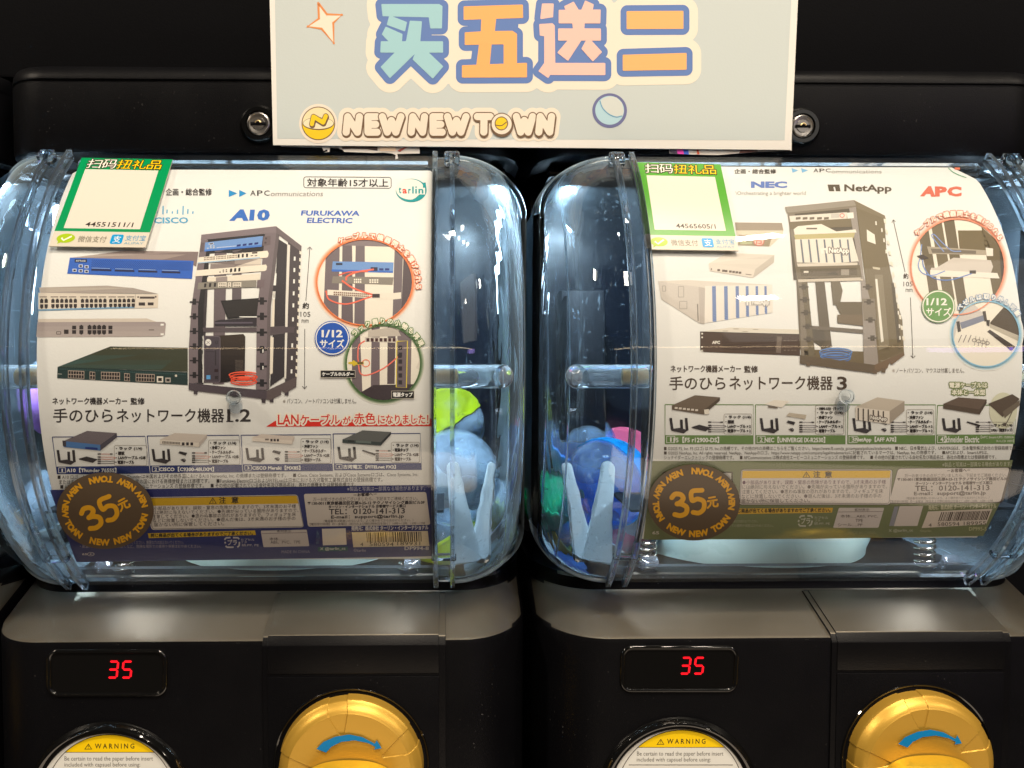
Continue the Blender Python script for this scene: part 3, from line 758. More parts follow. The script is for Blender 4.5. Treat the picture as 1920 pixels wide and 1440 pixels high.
        v, f = tube_vf([(XL + s_ * 0.1395, 0.124, 0.088), (XL + s_ * 0.1392, 0.120, 0.055), (XL + s_ * 0.1385, 0.114, 0.020)], [0.0016, 0.0011, 0.0004], 8)
        obj('lamp_strip', v, f, 'ledlamp', case, smooth=True)
        # bright foot rim and two moulded flutes on the end
        def cap_pt(th_, a_, rho=RD):
            d = 1 - math.cos(th_); y, z = circ(a_, rho)
            return (XL + s_ * (SEAM1 - 0.001 + (HW - 0.0015 - SEAM1 + 0.001) * math.sin(th_)), y + math.cos(a_) * 0.058 * d, z - math.sin(a_) * 0.034 * d)
        v, f = tube_vf([cap_pt(t_, A_BOT + 0.02) for t_ in np.linspace(0, math.pi / 2, 24)], 0.0015, 8); obj('foot_rim', v, f, 'rim', case, smooth=True)
        v, f = tube_vf([cap_pt(t_, A_TOP - 0.01) for t_ in np.linspace(0, math.pi / 2, 24)], 0.0012, 8); obj('top_rim', v, f, 'rim', case, smooth=True)
        for t_, r_ in ((0.78, 0.0007), (1.18, 0.0012)):
            v, f = tube_vf([cap_pt(t_, a_, RD - 0.0022) for a_ in np.linspace(A_TOP - 0.05, A_BOT + 0.05, 40)], r_, 8); obj('cap_flute', v, f, 'rib', case, smooth=True)
        l = bpy.data.lights.new('case_lamp', 'AREA'); l.shape = 'RECTANGLE'; l.size = 0.026; l.size_y = 0.008; l.energy = 1.8; l.color = (0.60, 0.82, 1.0)
        lo_ = bpy.data.objects.new('case_lamp', l); COL.objects.link(lo_); lo_.parent = case
        lo_.rotation_euler = (math.radians(14), 0, 0); lo_.location = Vector((xm, 0.050, 0.086)) - Vector(rootloc(case))
        # white forked guide low in the end
        def prong(p0, p1, w0, w1, th_=0.0026):
            p0, p1 = Vector(p0), Vector(p1); d = (p1 - p0).normalized(); sd = d.cross(Vector((0, 1, 0))).normalized()
            bm = bmesh.new(); pts = []
            for i in range(9):
                a = math.pi * i / 8; pts.append(p0 + sd * (w0 * math.cos(a)) - d * (w0 * math.sin(a)))
            pts += [p0.lerp(p1, 0.6) - sd * (w0 * 0.5 + w1 * 0.5), p1 - sd * w1, p1 + sd * w1, p0.lerp(p1, 0.6) + sd * (w0 * 0.5 + w1 * 0.5)]
            fa = [bm.verts.new(p - Vector((0, th_, 0))) for p in pts]; fb = [bm.verts.new(p + Vector((0, th_, 0))) for p in pts]
            bm.faces.new(fa); bm.faces.new(fb[::-1])
            for i in range(len(pts)):
                j = (i + 1) % len(pts); bm.faces.new((fa[j], fa[i], fb[i], fb[j]))
            bmesh.ops.recalc_face_normals(bm, faces=bm.faces)
            bmesh.ops.bevel(bm, geom=[e_ for e_ in bm.edges if abs(e_.verts[0].co.y - e_.verts[1].co.y) < 0.02 and e_.calc_face_angle(0) > 1.2], offset=0.0009, segments=2, affect='EDGES')
            return bm
        yy = 0.052
        bmf = join_bm([prong((XL + s_ * 0.1075, yy + 0.010, -0.068), (XL + s_ * 0.115, yy, -0.118), 0.0038, 0.0085),
                       prong((XL + s_ * 0.1300, yy + 0.014, -0.068), (XL + s_ * 0.1205, yy + 0.001, -0.118), 0.0026, 0.0062)])
        obj_bm('forked_guide', bmf, 'white', root)
        # springs beside the dispensing drum
        xs_ = XL + s_ * 0.0815; hp = []
        turns = 9
        for i in range(turns * 16 + 1):
            a = 2 * math.pi * i / 16; hp.append((xs_ + 0.0052 * math.cos(a), 0.0745 + 0.0052 * math.sin(a), -0.131 + 0.034 * i / (turns * 16)))
        v, f = tube_vf(hp, 0.00085, 7); obj('coil_spring', v, f, 'steel', root, smooth=True)
    for s_ in (-1, 1):  # added hidden fill lamps that brighten the drum
        l = bpy.data.lights.new('drum_fill_light', 'AREA'); l.shape = 'RECTANGLE'; l.size = 0.02; l.size_y = 0.02; l.energy = 0.08; l.color = (0.92, 0.95, 1.0)
        lo_ = bpy.data.objects.new('drum_fill_light', l); COL.objects.link(lo_); lo_.parent = case
        lo_.location = Vector((XL + s_ * 0.085, 0.058, -0.088)) - Vector(rootloc(case))
        lo_.rotation_euler = (Vector((XL, 0.095, -0.118)) - Vector((XL + s_ * 0.085, 0.058, -0.088))).to_track_quat('-Z', 'Y').to_euler()
    v, f = arc_box(XL - SEAM0 + 0.003, XL + SEAM0 - 0.003, RD - 0.0075, RD - 0.0030, math.radians(50), math.radians(47.6), 3)
    obj('top_rail', v, f, 'rib', case, angle=0.5)
    v, f = arc_box(XL - SEAM0 - 0.008, XL + SEAM0 + 0.008, RD - 0.0080, RD - 0.0018, math.radians(-51.2), math.radians(-53.6), 3)
    obj('bottom_rail', v, f, 'rib', case, angle=0.5)
    for xo, wd in ((-0.030, 0.006), (-0.018, 0.005), (-0.004, 0.012)):
        ya, za = circ(math.radians(48.6), RD - 0.009)
        obj_bm('hinge_tab', box_bm(XL + xo - wd, XL + xo + wd, ya - 0.003, ya + 0.004, za - 0.002, za + 0.002, 0.0006), 'glass', case)
    # inside: dark back panel, floor and the pale dispensing drum
    obj_bm('back_panel', box_bm(XL - 0.142, XL + 0.142, 0.158, 0.163, -0.131, 0.105), 'inner', root)
    obj_bm('hopper_roof', box_bm(XL - 0.138, XL + 0.138, 0.088, 0.157, 0.099, 0.104, 0.001), 'inner', root)
    obj_bm('hopper_wall', box_bm(XL - 0.086, XL + 0.086, 0.072, 0.075, -0.085, 0.098, 0.001), 'cabinet', root)
    obj_bm('light_baffle', box_bm(XL - 0.1025, XL + 0.1025, 0.0235, 0.0715, -0.0850, -0.0835, 0.0003), 'cabinet', root)  # added hidden board, keeps case lamp light off the front shelf
    obj_bm('hopper_block', box_bm(XL - 0.128, XL - 0.100, 0.115, 0.156, -0.06, 0.035, 0.002), 'cabinet', root)
    pr = [(0.0001, -0.094), (0.070, -0.094), (0.0745, -0.0955), (0.077, -0.099), (0.078, -0.104), (0.078, -0.122), (0.076, -0.127), (0.0755, -0.131)]
    v, f = lathe_vf(pr, (XL + 0.002, 0.157 - 0.004, 0), 'z', 96, math.pi, 2 * math.pi); obj('dispensing_drum', v, f, 'mint', root, angle=0.6)
    return root

def kids(o_): return [c for c in bpy.data.objects if c.parent is o_]
def copy_tree(o_, parent=None):
    c = o_.copy(); COL.objects.link(c); c.parent = parent
    for ch in kids(o_): copy_tree(ch, c)
    return c
m0 = build_machine()
G = 'capsule machines standing side by side'
tag(m0, 'black capsule machine whose window poster has a navy band and blue logos', 'capsule machine', G)
m1 = copy_tree(m0); m1.location.x += PITCH
tag(m1, 'black capsule machine whose window poster has a green band and a pale rack picture', 'capsule machine', G)
m2 = copy_tree(m0); m2.location.x -= 0.2995
tag(m2, 'neighbouring capsule machine at the far left edge, only its clear case end showing', 'capsule machine', G)

for m_, side in ((m0, -1), (m1, 1), (m2, -1)):      # each case shows its forked guide at one end only
    for ch in kids(m_):
        if ch.name.startswith('forked_guide') and np.mean([c[0] for c in ch.bound_box]) * side > 0: bpy.data.objects.remove(ch)

# the dark cabinet above the covers
tag(obj_bm('cabinet_panel', box_bm(-0.75, 0.75, 0.098, 0.13, 0.1575, 0.60, 0.002), 'cabinet'), 'plain matt black panel rising behind the top covers of the machines', 'panel')
tag(obj_bm('rear_wall', box_bm(-0.9, 0.9, 0.34, 0.36, -0.6, 0.9), 'cabinet'), None, None, None, 'structure')

# ================================================================== printed posters behind the windows
INS = 0.0022
CR = (238, 236, 230); INK = (50, 42, 40)
def sheet(surf, corners, parent, round_px=9, color=(232, 231, 226), cut=None):
    """a paper sheet lying straight on the cylinder: corners = x0, x1 (world) and top / bottom z"""
    x0, x1, z0, z1, th = corners
    a0 = math.asin((z1 - ZC) / surf.rho); a1 = math.asin((z0 - ZC) / surf.rho)
    n, V, Fc = 60, [], []
    hgt = (a0 - a1) * surf.rho; r = 0.003
    for i in range(n + 1):
        # denser rows near the ends for the rounded corners
        t = i / n; t = t if cut is None else t
        s_ = hgt * t; a = a0 - s_ / surf.rho
        ins = 0.0
        if s_ < r: ins = r - math.sqrt(max(r * r - (r - s_) ** 2, 0))
        if cut and s_ < cut[1]: insr = cut[0] * (1 - s_ / cut[1])
        else: insr = ins
        sk = th * (t - 0.5)
        for rr_ in (surf.rho, surf.rho - 0.0002):
            y, z = YC - rr_ * math.cos(a), ZC + rr_ * math.sin(a)
            V += [(x0 + ins + sk, y, z), (x1 - insr + sk, y, z)]
    for i in range(n):
        k = 4 * i
        Fc += [(k, k + 1, k + 5, k + 4), (k + 3, k + 2, k + 6, k + 7), (k + 2, k, k + 4, k + 6), (k + 1, k + 3, k + 7, k + 5)]
    return obj('paper_sheet', V, Fc, 'paper', parent, smooth=False, cols=[lin(color)] * len(Fc), angle=0.5)
def zof(py, surf): return surf.map([(845, py)], 0)[0]

def ports(A, x0, y0, x1, y1, n, rows, color, layer, slope=0.0, gap=0.3, tooth=False):
    wd = (x1 - x0) / n; hh = (y1 - y0) / rows
    for i in range(n):
        for j in range(rows):
            xx, yy = x0 + i * wd, y0 + j * hh + slope * (i + 0.5) / n
            A.rect(xx + wd * gap / 2, yy + hh * gap / 2, xx + wd * (1 - gap / 2), yy + hh * (1 - gap / 2), color, layer)
            if tooth: A.rect(xx + wd * 0.3, yy + (hh * (gap / 2 - .18) if j == 0 else hh * (1 - gap / 2)), xx + wd * 0.7, yy + (hh * gap / 2 if j == 0 else hh * (1 - gap / 2 + .18)), color, layer)
def shade(c, k): return tuple(min(255, max(0, v * k)) for v in c)
def grad(c0, c1, p0, p1):
    p0, p1 = np.array(p0, float), np.array(p1, float); d = p1 - p0; ll = d @ d
    def fn(p):
        t = float(np.clip(((p - p0) @ d) / ll, 0, 1)); t = round(t * 12) / 12
        return tuple(a + (b - a) * t for a, b in zip(c0, c1))
    return fn

def product_box(A, xs, yt, yb, yband, lean, col, num, title, dev, items, slope=0.0, cable=(205, 120, 100), listx=0.68, listy=None, kind=0):
    x0, x1 = xs; s = slope
    A.line([(x0, yt), (x1, yt + s), (x1 + lean, yb + s), (x0 + lean, yb), (x0, yt)], 1.6, col, 3)
    wband = (yband - yt) / (yb - yt) * lean
    A.poly([(x0 + wband, yband), (x1 + wband, yband + s), (x1 + lean, yb + s), (x0 + lean, yb)], col, 4)
    bh = yb - yband
    A.frame(x0 + lean + 3, yband + 2, x0 + lean + 3 + bh * 0.95, yb - 2, 0.5, 0.9, (235, 232, 225), 5)
    A.text(num, x0 + lean + 3 + bh * (0.30 if num != '1' else 0.40), yband + 4, x0 + lean + 3 + bh * (0.66 if num != '1' else 0.58), yb - 3.6, (235, 232, 225), 6, 0.015)
    tx = title[1]; A.text(title[0], tx[0], yband + 3 + s * .4, tx[1], yb - 2 + s * .4, (236, 234, 228), 6, 0.02)
    # U-shaped rack pieces
    bx, by = x0 + 8, yt + (yband - yt) * 0.44; hh = yband - by - 5
    dk = (52, 46, 48)
    A.poly([(bx, by), (bx + 5, by), (bx + 8, by + hh * .78), (bx + 3, by + hh * .78)], dk, 7)
    A.poly([(bx + 20, by + 3), (bx + 25, by + 3), (bx + 26, by + hh * .8), (bx + 21, by + hh * .8)], shade(dk, .85), 7)
    A.poly([(bx + 29, by), (bx + 34, by), (bx + 36, by + hh * .85), (bx + 31, by + hh * .9)], dk, 8)
    A.poly([(bx + 3, by + hh * .76), (bx + 20, by + hh * .68), (bx + 35, by + hh * .84), (bx + 27, by + hh * 1.06), (bx + 4, by + hh * .88)], shade(dk, 1.15), 8)
    # shelf or small fan, cables
    mx = bx + 40
    if kind == 0:
        A.poly([(mx + 2, by + hh * .62), (mx + 16, by + hh * .46), (mx + 37, by + hh * .66), (mx + 28, by + hh * .92), (mx + 2, by + hh * .68)], dk, 8)
    elif kind == 1:
        A.poly([(mx + 10, by + hh * .3), (mx + 13, by + hh * .16), (mx + 27, by + hh * .28), (mx + 24, by + hh * .48)], dk, 8)
        A.poly([(mx + 14, by + hh * .78), (mx + 18, by + hh * .7), (mx + 24, by + hh * .86), (mx + 20, by + hh * .94)], shade(dk, 1.5), 8); A.ring(mx + 21, by + hh * .82, 2.6, 2.6, 1.2, dk, 8)
    else:
        A.poly([(mx + 6, by + hh * .3), (mx + 8, by + hh * .22), (mx + 33, by + hh * .5), (mx + 30, by + hh * .62)], dk, 8)
    cx0 = x0 + (x1 - x0) * 0.50
    for i, yy in enumerate((.28, .50, .80)):
        y_ = by + hh * yy
        A.line([(cx0, y_), (cx0 + 24, y_ + .4)], 0.9, cable if i < 2 else (70, 62, 60), 7)
        A.rect(cx0 - 2, y_ - 1.2, cx0 + 4, y_ + 1.2, INK, 8); 
        if i == 0: A.rect(cx0 + 21, y_ - 1, cx0 + 26, y_ + 1.2, INK, 8)
        else:
            A.curve([(cx0 + 24, y_), (cx0 + 30, y_ + .6), (cx0 + 31, y_ + 2.3), (cx0 + 24, y_ + 4.2), (cx0, y_ + 4)], 0.9, cable if i < 2 else (70, 62, 60), 7, 3); A.rect(cx0 - 2, y_ + 2.9, cx0 + 4, y_ + 5.2, INK, 8)
    lx = x0 + (x1 - x0) * listx; n = len(items)
    ly = listy if listy else yband - 4 - n * 8.2
    A.frame(lx - 2, ly - 3, x1 + lean * .7 - 3, yband - 2, 3, 0.7, (150, 140, 128), 7)
    for i, it in enumerate(items):
        ww = min(len(it) * 5.0 + (2 if len(it) < 6 else 0), x1 + lean * .7 - 5 - lx)
        y_ = ly + i * (yband - 3 - ly) / n
        A.text(it, lx + 1, y_, lx + ww, y_ + 6.3, INK, 9, 0.008)
    if dev: dev(A)

def slab(A, tl, tr, br, bl, fh, top, front, side=None, layer=10, lip=None):
    """a flat box seen from the front-left above: top face and front face"""
    A.poly([tl, tr, br, bl], top, layer)
    A.poly([bl, br, (br[0], br[1] + fh), (bl[0], bl[1] + fh)], front, layer + 1)
    if side: A.poly([br, tr, (tr[0], tr[1] + fh * .75), (br[0], br[1] + fh)], side, layer + 1)

def price_sticker(center, rx, ry, rot, ring0, surf, label, lift=0.0005):
    cx, cy = center
    loc = surf.map([center], lift)[0]
    root = empty('price_sticker', tuple(loc), label, 'price sticker', 'round price stickers on the windows')
    A = Art(surf); A.ell(cx, cy, rx, ry, (88, 74, 58), 0, n=80); A.build('disc', root, 'gloss_ink', base=lift)
    A = Art(surf); gold = (214, 158, 36)
    c, s = math.cos(rot), math.sin(rot)
    def T(x, y): return (cx + (x * c - y * s) * rx / 90, cy - (x * s + y * c) * ry / 72 * 0.98)
    # hand-drawn 3 and 5 from rounded strokes
    def stroke(pts, r, n=6):
        P = [np.array(p, float) for p in pts]; P = [2 * P[0] - P[1]] + P + [2 * P[-1] - P[-2]]; out = []
        for i in range(1, len(P) - 2):
            for j in range(n):
                t = j / n
                out.append(0.5 * (2 * P[i] + (P[i + 1] - P[i - 1]) * t + (2 * P[i - 1] - 5 * P[i] + 4 * P[i + 1] - P[i + 2]) * t * t + (3 * P[i] - P[i - 1] - 3 * P[i + 1] + P[i + 2]) * t ** 3))
        out.append(P[-2]); out = [T(*p) for p in out]
        A.field([(*a, *b) for a, b in zip(out[:-1], out[1:])], r, gold, 2, step=1.0)
    stroke([(-42, 13), (-35, 19), (-24, 17), (-20, 9), (-27, 2), (-33, 0), (-25, -1), (-15, -8), (-17, -19), (-28, -23), (-39, -20)], 4.6)
    stroke([(18, 22), (-2, 21), (-3, 4), (8, 6), (19, 0), (18, -14), (8, -21), (-3, -19)], 4.4)
    stroke([(30, 6), (42, 7)], 1.7); stroke([(27, 0), (45, 1)], 1.7); stroke([(33, 0), (32, -7), (26, -13)], 1.7); stroke([(38, 0), (38, -10), (45, -11), (46, -7)], 1.7)
    A.build('price_digits', root, 'gloss_ink', base=lift)
    A = Art(surf)
    for k in range(3):
        a0 = ring0 + 120 * k
        word = 'NEW NEW TOWN'
        A.arc(word, cx, cy, rx * 0.82, ry * 0.82, a0, a0 + 97, 11.5 if rx > 80 else 10, gold, 3, inward=True, bold=0.055, sx=1.0)
    A.build('ring_lettering', root, 'gloss_ink', base=lift)
    return root

def pay_sticker(quad, split, inner, number, green, label, title_q, surf, shadow=False, lift=0.0006):
    """green card with an empty code field, a number line and two pay marks. quad: TL TR BR BL px"""
    c = surf.map([tuple(np.mean(quad, 0))], lift)[0]
    root = empty('payment_sticker', tuple(c), label, 'sticker', 'payment stickers on the window corners')
    # card with thickness, following the window
    A = Art(surf, quad); A.poly([(0, 0), (1, 0), (1, 1), (0, 1)], (206, 200, 186), 0, step=0.05)
    card = A.build('card', root, 'gloss_ink', base=lift)
    md = card.modifiers.new('thick', 'SOLIDIFY'); md.thickness = 0.0007; md.offset = -1
    A = Art(surf, quad)
    A.poly([(0, 0), (1, 0), (1, split), (0, split)], green, 1, step=0.05)
    (a0, b0), (a1, b1) = inner
    A.poly([(a0, b0), (a1, b0), (a1, b1), (a0, b1)], (212, 206, 194), 2, step=0.05)
    A.build('code_field', root, 'gloss_ink', base=lift)
    A = Art(surf, quad); R = Art(surf)
    x0, y0, x1, y1 = title_q; n = 5; wd = (x1 - x0) / n
    for i, ch in enumerate('扫码扭礼品'):
        cc = (240, 236, 222) if i < 2 else (250, 205, 10)
        v, f = glyph(ch, 0.0); mn, mx = v.min(0), v.max(0); u = (v - mn) / (mx - mn)
        p = np.stack([x0 + (i + 0.04) * wd + u[:, 0] * wd * 0.94 + 0.012 * u[:, 1], y1 - u[:, 1] * (y1 - y0)], 1)
        # dark rim drawn in pixel space, then mapped
        q = np.asarray(quad, float); uu, vv = p[:, 0:1], p[:, 1:2]
        pp = q[0] * (1 - uu) * (1 - vv) + q[1] * uu * (1 - vv) + q[2] * uu * vv + q[3] * (1 - uu) * vv
        A.raw(p, f, cc, 5)
        R.dilate(pp, f, 1.5, (52, 44, 30), 3)
    R.build('title_outline', root, 'gloss_ink', base=lift)
    A.build('title_lettering', root, 'gloss_ink', base=lift); A = Art(surf, quad)
    A.text(number, 0.30 if number.startswith('4455') else 0.36, b1 - 0.075, 0.80, b1 - 0.022, (45, 38, 34), 4, 0.012)
    A.build('number_line', root, 'gloss_ink', base=lift)
    A = Art(surf, quad); m = (split + 1) / 2
    pts = [(0.145 + 0.095 * math.cos(t), m - 0.006 + 0.052 * math.sin(t)) for t in np.linspace(0, 2 * math.pi, 30)[:-1]]
    A.poly(pts, (160, 190, 20), 3, step=0.05); A.poly([(0.08, m + 0.02), (0.12, m + 0.035), (0.075, m + 0.06)], (160, 190, 20), 3, step=0.05)
    A.line([(0.10, m - 0.01), (0.13, m + 0.018), (0.20, m - 0.03)], 0.018, (236, 232, 220), 4)
    A.text('微信支付', 0.275, m - 0.036, 0.57, m + 0.036, (120, 112, 96), 4)
    A.rrect(0.615, m - 0.056, 0.740, m + 0.05, 0.02, (0, 148, 212), 3); A.text('支', 0.64, m - 0.042, 0.72, m + 0.036, (236, 236, 228), 4, 0.01)
    A.text('支付宝', 0.765, m - 0.05, 0.975, m + 0.012, (50, 150, 200), 4, 0.006); A.text('ALIPAY', 0.765, m + 0.028, 0.965, m + 0.052, (110, 160, 185), 4)
    A.build('pay_marks', root, 'gloss_ink', base=lift)
    return root

# ------------------------------------------------------------------ left poster
def rack_left(A):
    pl = (118, 106, 110); ps = (92, 83, 86); dk = (56, 50, 53); bk = (40, 36, 38)
    q = lambda X, Y: (340 + X / 8, 400 + Y / 8)
    P = lambda pts, c, l: A.poly([q(*p) for p in pts], c, l)
    # dark back and floor
    P([(380, 390), (1450, 290), (1450, 570), (370, 600)], bk, 10)
    # back posts and panels
    P([(500, 560), (680, 540), (640, 2560), (470, 2560)], (104, 92, 96), 10); P([(770, 560), (910, 540), (900, 1300), (760, 1300)], (98, 88, 92), 10)
    P([(330, 560), (420, 560), (330, 2560), (230, 2560)], (62, 55, 58), 10)
    # right side: panels, slots and outer post
    P([(1450, 380), (1590, 470), (1545, 2450), (1330, 2600), (1390, 1410)], dk, 11)
    P([(1390, 900), (1430, 900), (1405, 1290), (1365, 1290)], CR, 12); P([(1380, 1180), (1405, 1180), (1390, 1800), (1345, 1760)], (232, 222, 205), 12)
    P([(1335, 1860), (1385, 1860), (1370, 2400), (1330, 2420)], (232, 222, 205), 12); P([(1365, 1080), (1420, 1080), (1420, 1170), (1365, 1170)], dk, 13); P([(1340, 1700), (1560, 1690), (1560, 1800), (1330, 1830)], ps, 13)
    P([(1600, 430), (1800, 540), (1790, 700), (1760, 1450), (1735, 2450), (1555, 2540), (1580, 1450)], (74, 66, 69), 11)
    P([(1590, 460), (1632, 480), (1600, 1430), (1572, 2480), (1545, 2480), (1560, 1430)], (228, 222, 212), 12)
    for i, y in enumerate((650, 820, 990, 1170, 1350, 1560, 1950, 2140, 2340)):
        x = 1700 - (y - 650) * 0.028; P([(x - 12, y), (x + 14, y), (x + 12, y + 60), (x - 14, y + 60)], CR, 13)
    for y in range(560, 2500, 108):
        x = 1795 - (y - 560) * 0.034; P([(x - 22, y), (x + 6, y + 10), (x + 6, y + 60), (x - 22, y + 50)], (236, 228, 212), 13)
    # top slab
    P([(300, 320), (1420, 192), (1425, 288), (292, 402)], (126, 113, 117), 14); P([(1420, 192), (1805, 490), (1795, 575), (1470, 330), (1425, 288)], (108, 97, 99), 14)
    # left front post
    P([(296, 400), (400, 395), (250, 1400), (250, 2540), (112, 2560), (112, 2000), (152, 1400)], pl, 13); P([(400, 395), (430, 560), (335, 1400), (320, 2540), (250, 2540), (250, 1400)], bk, 12)
    # right front post
    P([(1255, 300), (1425, 288), (1290, 1380), (1275, 2650), (1120, 2640), (1130, 1460), (1160, 1250), (1230, 560)], pl, 15)
    P([(1425, 288), (1470, 330), (1345, 1390), (1320, 2630), (1275, 2650), (1290, 1380)], (100, 90, 92), 15)
    for y in (1310, 1540, 1780, 2040, 2290, 2540):
        P([(1178, y - 50), (1240, y - 50), (1240, y + 60), (1178, y + 60)], bk, 16); P([(1130, y - 8), (1285, y - 8), (1285, y + 22), (1130, y + 22)], bk, 16)
        if y > 2000 and y < 2400: P([(1216, y), (1232, y), (1232, y + 50), (1216, y + 50)], CR, 17)
    for y in (1320, 1540, 1760, 1990, 2200, 2420):
        P([(170, y - 40), (222, y - 40), (222, y + 50), (170, y + 50)], bk, 16); P([(125, y), (260, y), (260, y + 20), (125, y + 20)], bk, 16)
    # unit 1 blue
    P([(360, 437), (1225, 340), (1205, 500), (345, 572)], (112, 150, 205), 17); P([(345, 545), (1205, 470), (1205, 500), (345, 572)], (70, 120, 200), 18)
    for i in range(4): P([(835 + 88 * i, 470 - 10 * i), (892 + 88 * i, 462 - 10 * i), (888 + 88 * i, 492 - 10 * i), (831 + 88 * i, 500 - 10 * i)], (28, 40, 110), 19)
    P([(415, 445), (485, 438), (482, 465), (412, 472)], (220, 220, 225), 19); P([(422, 449), (478, 443), (476, 460), (420, 466)], (50, 55, 80), 20)
    for x, y in ((400, 525), (445, 490), (445, 515), (488, 492), (488, 515)): P([(x - 14, y - 8), (x + 10, y - 10), (x + 10, y + 10), (x - 14, y + 12)], (215, 222, 235), 19); P([(x - 6, y - 2), (x + 5, y - 3), (x + 5, y + 7), (x - 6, y + 8)], (40, 40, 60), 20)
    P([(530, 512), (820, 486), (820, 492), (530, 519)], (215, 222, 235), 19)
    P([(1230, 345), (1340, 340), (1335, 470), (1215, 490)], (105, 92, 95), 17)
    for x, y in ((1272, 375), (1262, 438)): P([(x - 14, y - 12), (x + 14, y - 12), (x + 14, y + 14), (x - 14, y + 14)], (70, 60, 62), 18)
    P([(290, 440), (345, 440), (330, 570), (275, 575)], (100, 88, 90), 17)
    # units 2-4
    P([(260, 660), (1290, 560), (1310, 600), (1300, 650), (1280, 665), (245, 745)], (236, 226, 208), 17); P([(248, 735), (1180, 655), (1180, 672), (248, 752)], (170, 195, 215), 18)
    for r_ in range(2):
        for i in range(22):
            x = 345 + i * 22 + (10 if i > 7 else 0) + (10 if i > 14 else 0); y = 668 - i * 1.9 + r_ * 28; P([(x - 6, y - 8), (x + 7, y - 9), (x + 7, y + 8), (x - 6, y + 9)], (95, 66, 50), 19)
    for x in (860, 922, 985): P([(x - 14, 615 - (x - 860) * .08), (x + 16, 612 - (x - 860) * .08), (x + 14, 664 - (x - 860) * .08), (x - 16, 668 - (x - 860) * .08)], (40, 34, 36), 19)
    P([(1060, 585), (1140, 577), (1140, 600), (1060, 606)], (90, 78, 72), 19)
    for x in (1040, 1100): P([(x, 632), (x + 38, 628), (x + 38, 640), (x, 644)], (60, 50, 48), 19)
    P([(440, 745), (1200, 680), (1190, 800), (430, 860)], grad((215, 205, 192), (120, 108, 106), q(440, 800), q(760, 800)), 11); P([(800, 700), (1200, 675), (1190, 800), (800, 800)], grad((120, 108, 106), (215, 203, 188), q(850, 750), q(1100, 750)), 12)
    P([(225, 855), (1270, 768), (1285, 800), (1275, 850), (1250, 865), (205, 945)], (234, 224, 207), 17)
    for x, y in ((580, 880), (630, 850), (630, 876), (676, 845), (676, 872)): P([(x - 10, y - 6), (x + 10, y - 8), (x + 10, y + 8), (x - 10, y + 10)], (70, 58, 52), 19)
    for x in (748, 810, 872): P([(x - 16, 830 - (x - 748) * .09), (x + 16, 826 - (x - 748) * .09), (x + 12, 880 - (x - 748) * .09), (x - 20, 884 - (x - 748) * .09)], (44, 38, 38), 19)
    P([(390, 960), (1180, 900), (1175, 1005), (385, 1025)], (228, 218, 200), 11); P([(520, 960), (690, 945), (690, 1020), (515, 1025)], (150, 138, 134), 12)
    P([(255, 1040), (1125, 1000), (1125, 1105), (240, 1140)], (138, 132, 122), 17)
    for i in range(3): P([(345 + 73 * i, 1052 - 4 * i), (378 + 73 * i, 1050 - 4 * i), (372 + 73 * i, 1108 - 4 * i), (339 + 73 * i, 1110 - 4 * i)], (48, 42, 42), 19)
    for bx, n in ((560, 4), (708, 1), (780, 4)):
        P([(bx - 8, 1038), (bx + n * 27 + 12, 1032), (bx + n * 27 + 10, 1104), (bx - 10, 1110)], (226, 216, 200), 18)
        for i in range(n):
            for r_ in range(2): P([(bx + 4 + i * 27, 1052 + r_ * 36), (bx + 22 + i * 27, 1051 + r_ * 36), (bx + 22 + i * 27, 1066 + r_ * 36), (bx + 4 + i * 27, 1067 + r_ * 36)], (60, 50, 46), 19)
    P([(1140, 1000), (1250, 990), (1240, 1110), (1130, 1115)], (112, 98, 102), 17)
    # open laptop, shelf, tower, base
    P([(590, 1310), (1160, 1270), (1130, 1540), (690, 1580)], (34, 30, 30), 17); P([(620, 1330), (1150, 1285), (1125, 1520), (700, 1560)], (46, 42, 41), 18)
    P([(500, 1620), (560, 1600), (1130, 1560), (1130, 1690), (500, 1690)], (52, 46, 52), 18); P([(500, 1632), (1070, 1630), (1070, 1652), (500, 1656)], (96, 88, 100), 19); P([(870, 1545), (1135, 1545), (1135, 1562), (870, 1560)], CR, 19)
    P([(320, 1715), (1520, 1705), (1700, 1700), (1690, 1790), (1300, 1790), (1130, 1780), (330, 1780)], (88, 78, 82), 14)
    P([(330, 1850), (930, 1810), (960, 1850), (950, 2490), (600, 2540), (330, 2540)], grad((62, 50, 40), (36, 30, 30), q(600, 1850), q(600, 2400)), 11)
    P([(310, 1840), (335, 1835), (335, 2540), (315, 2540)], CR, 12)
    A.poly(Art.rr(382, 629.5, 413.5, 717.5, 4), (74, 66, 74), 12); A.frame(383, 631, 412.5, 716.5, 4, 0.8, (120, 110, 116), 13)
    A.ell(390.5, 642, 5.6, 6.4, (228, 224, 218), 13); A.line([(387, 639), (394, 645)], 0.6, (74, 66, 74), 14); A.line([(394, 639), (387, 645)], 0.6, (74, 66, 74), 14); A.ring(406, 642, 2.3, 2.3, 0.8, (40, 36, 40), 13)
    A.rect(387, 703.5, 394.5, 711, (96, 160, 215), 13); A.rect(402, 692, 409, 697.5, (50, 36, 40), 13); A.rect(403, 705, 409, 711, (50, 44, 48), 13)
    A.line([(386, 659), (402, 659.5)], 0.7, (48, 42, 46), 13); A.line([(404, 657), (404, 685)], 2.2, (54, 48, 52), 13)
    for i in range(7):
        for j in range(9): A.rect(441 + i * 2.2 + (j % 2), 675 + j * 2.4, 442 + i * 2.2 + (j % 2), 676.2 + j * 2.4, (120, 108, 100), 12)
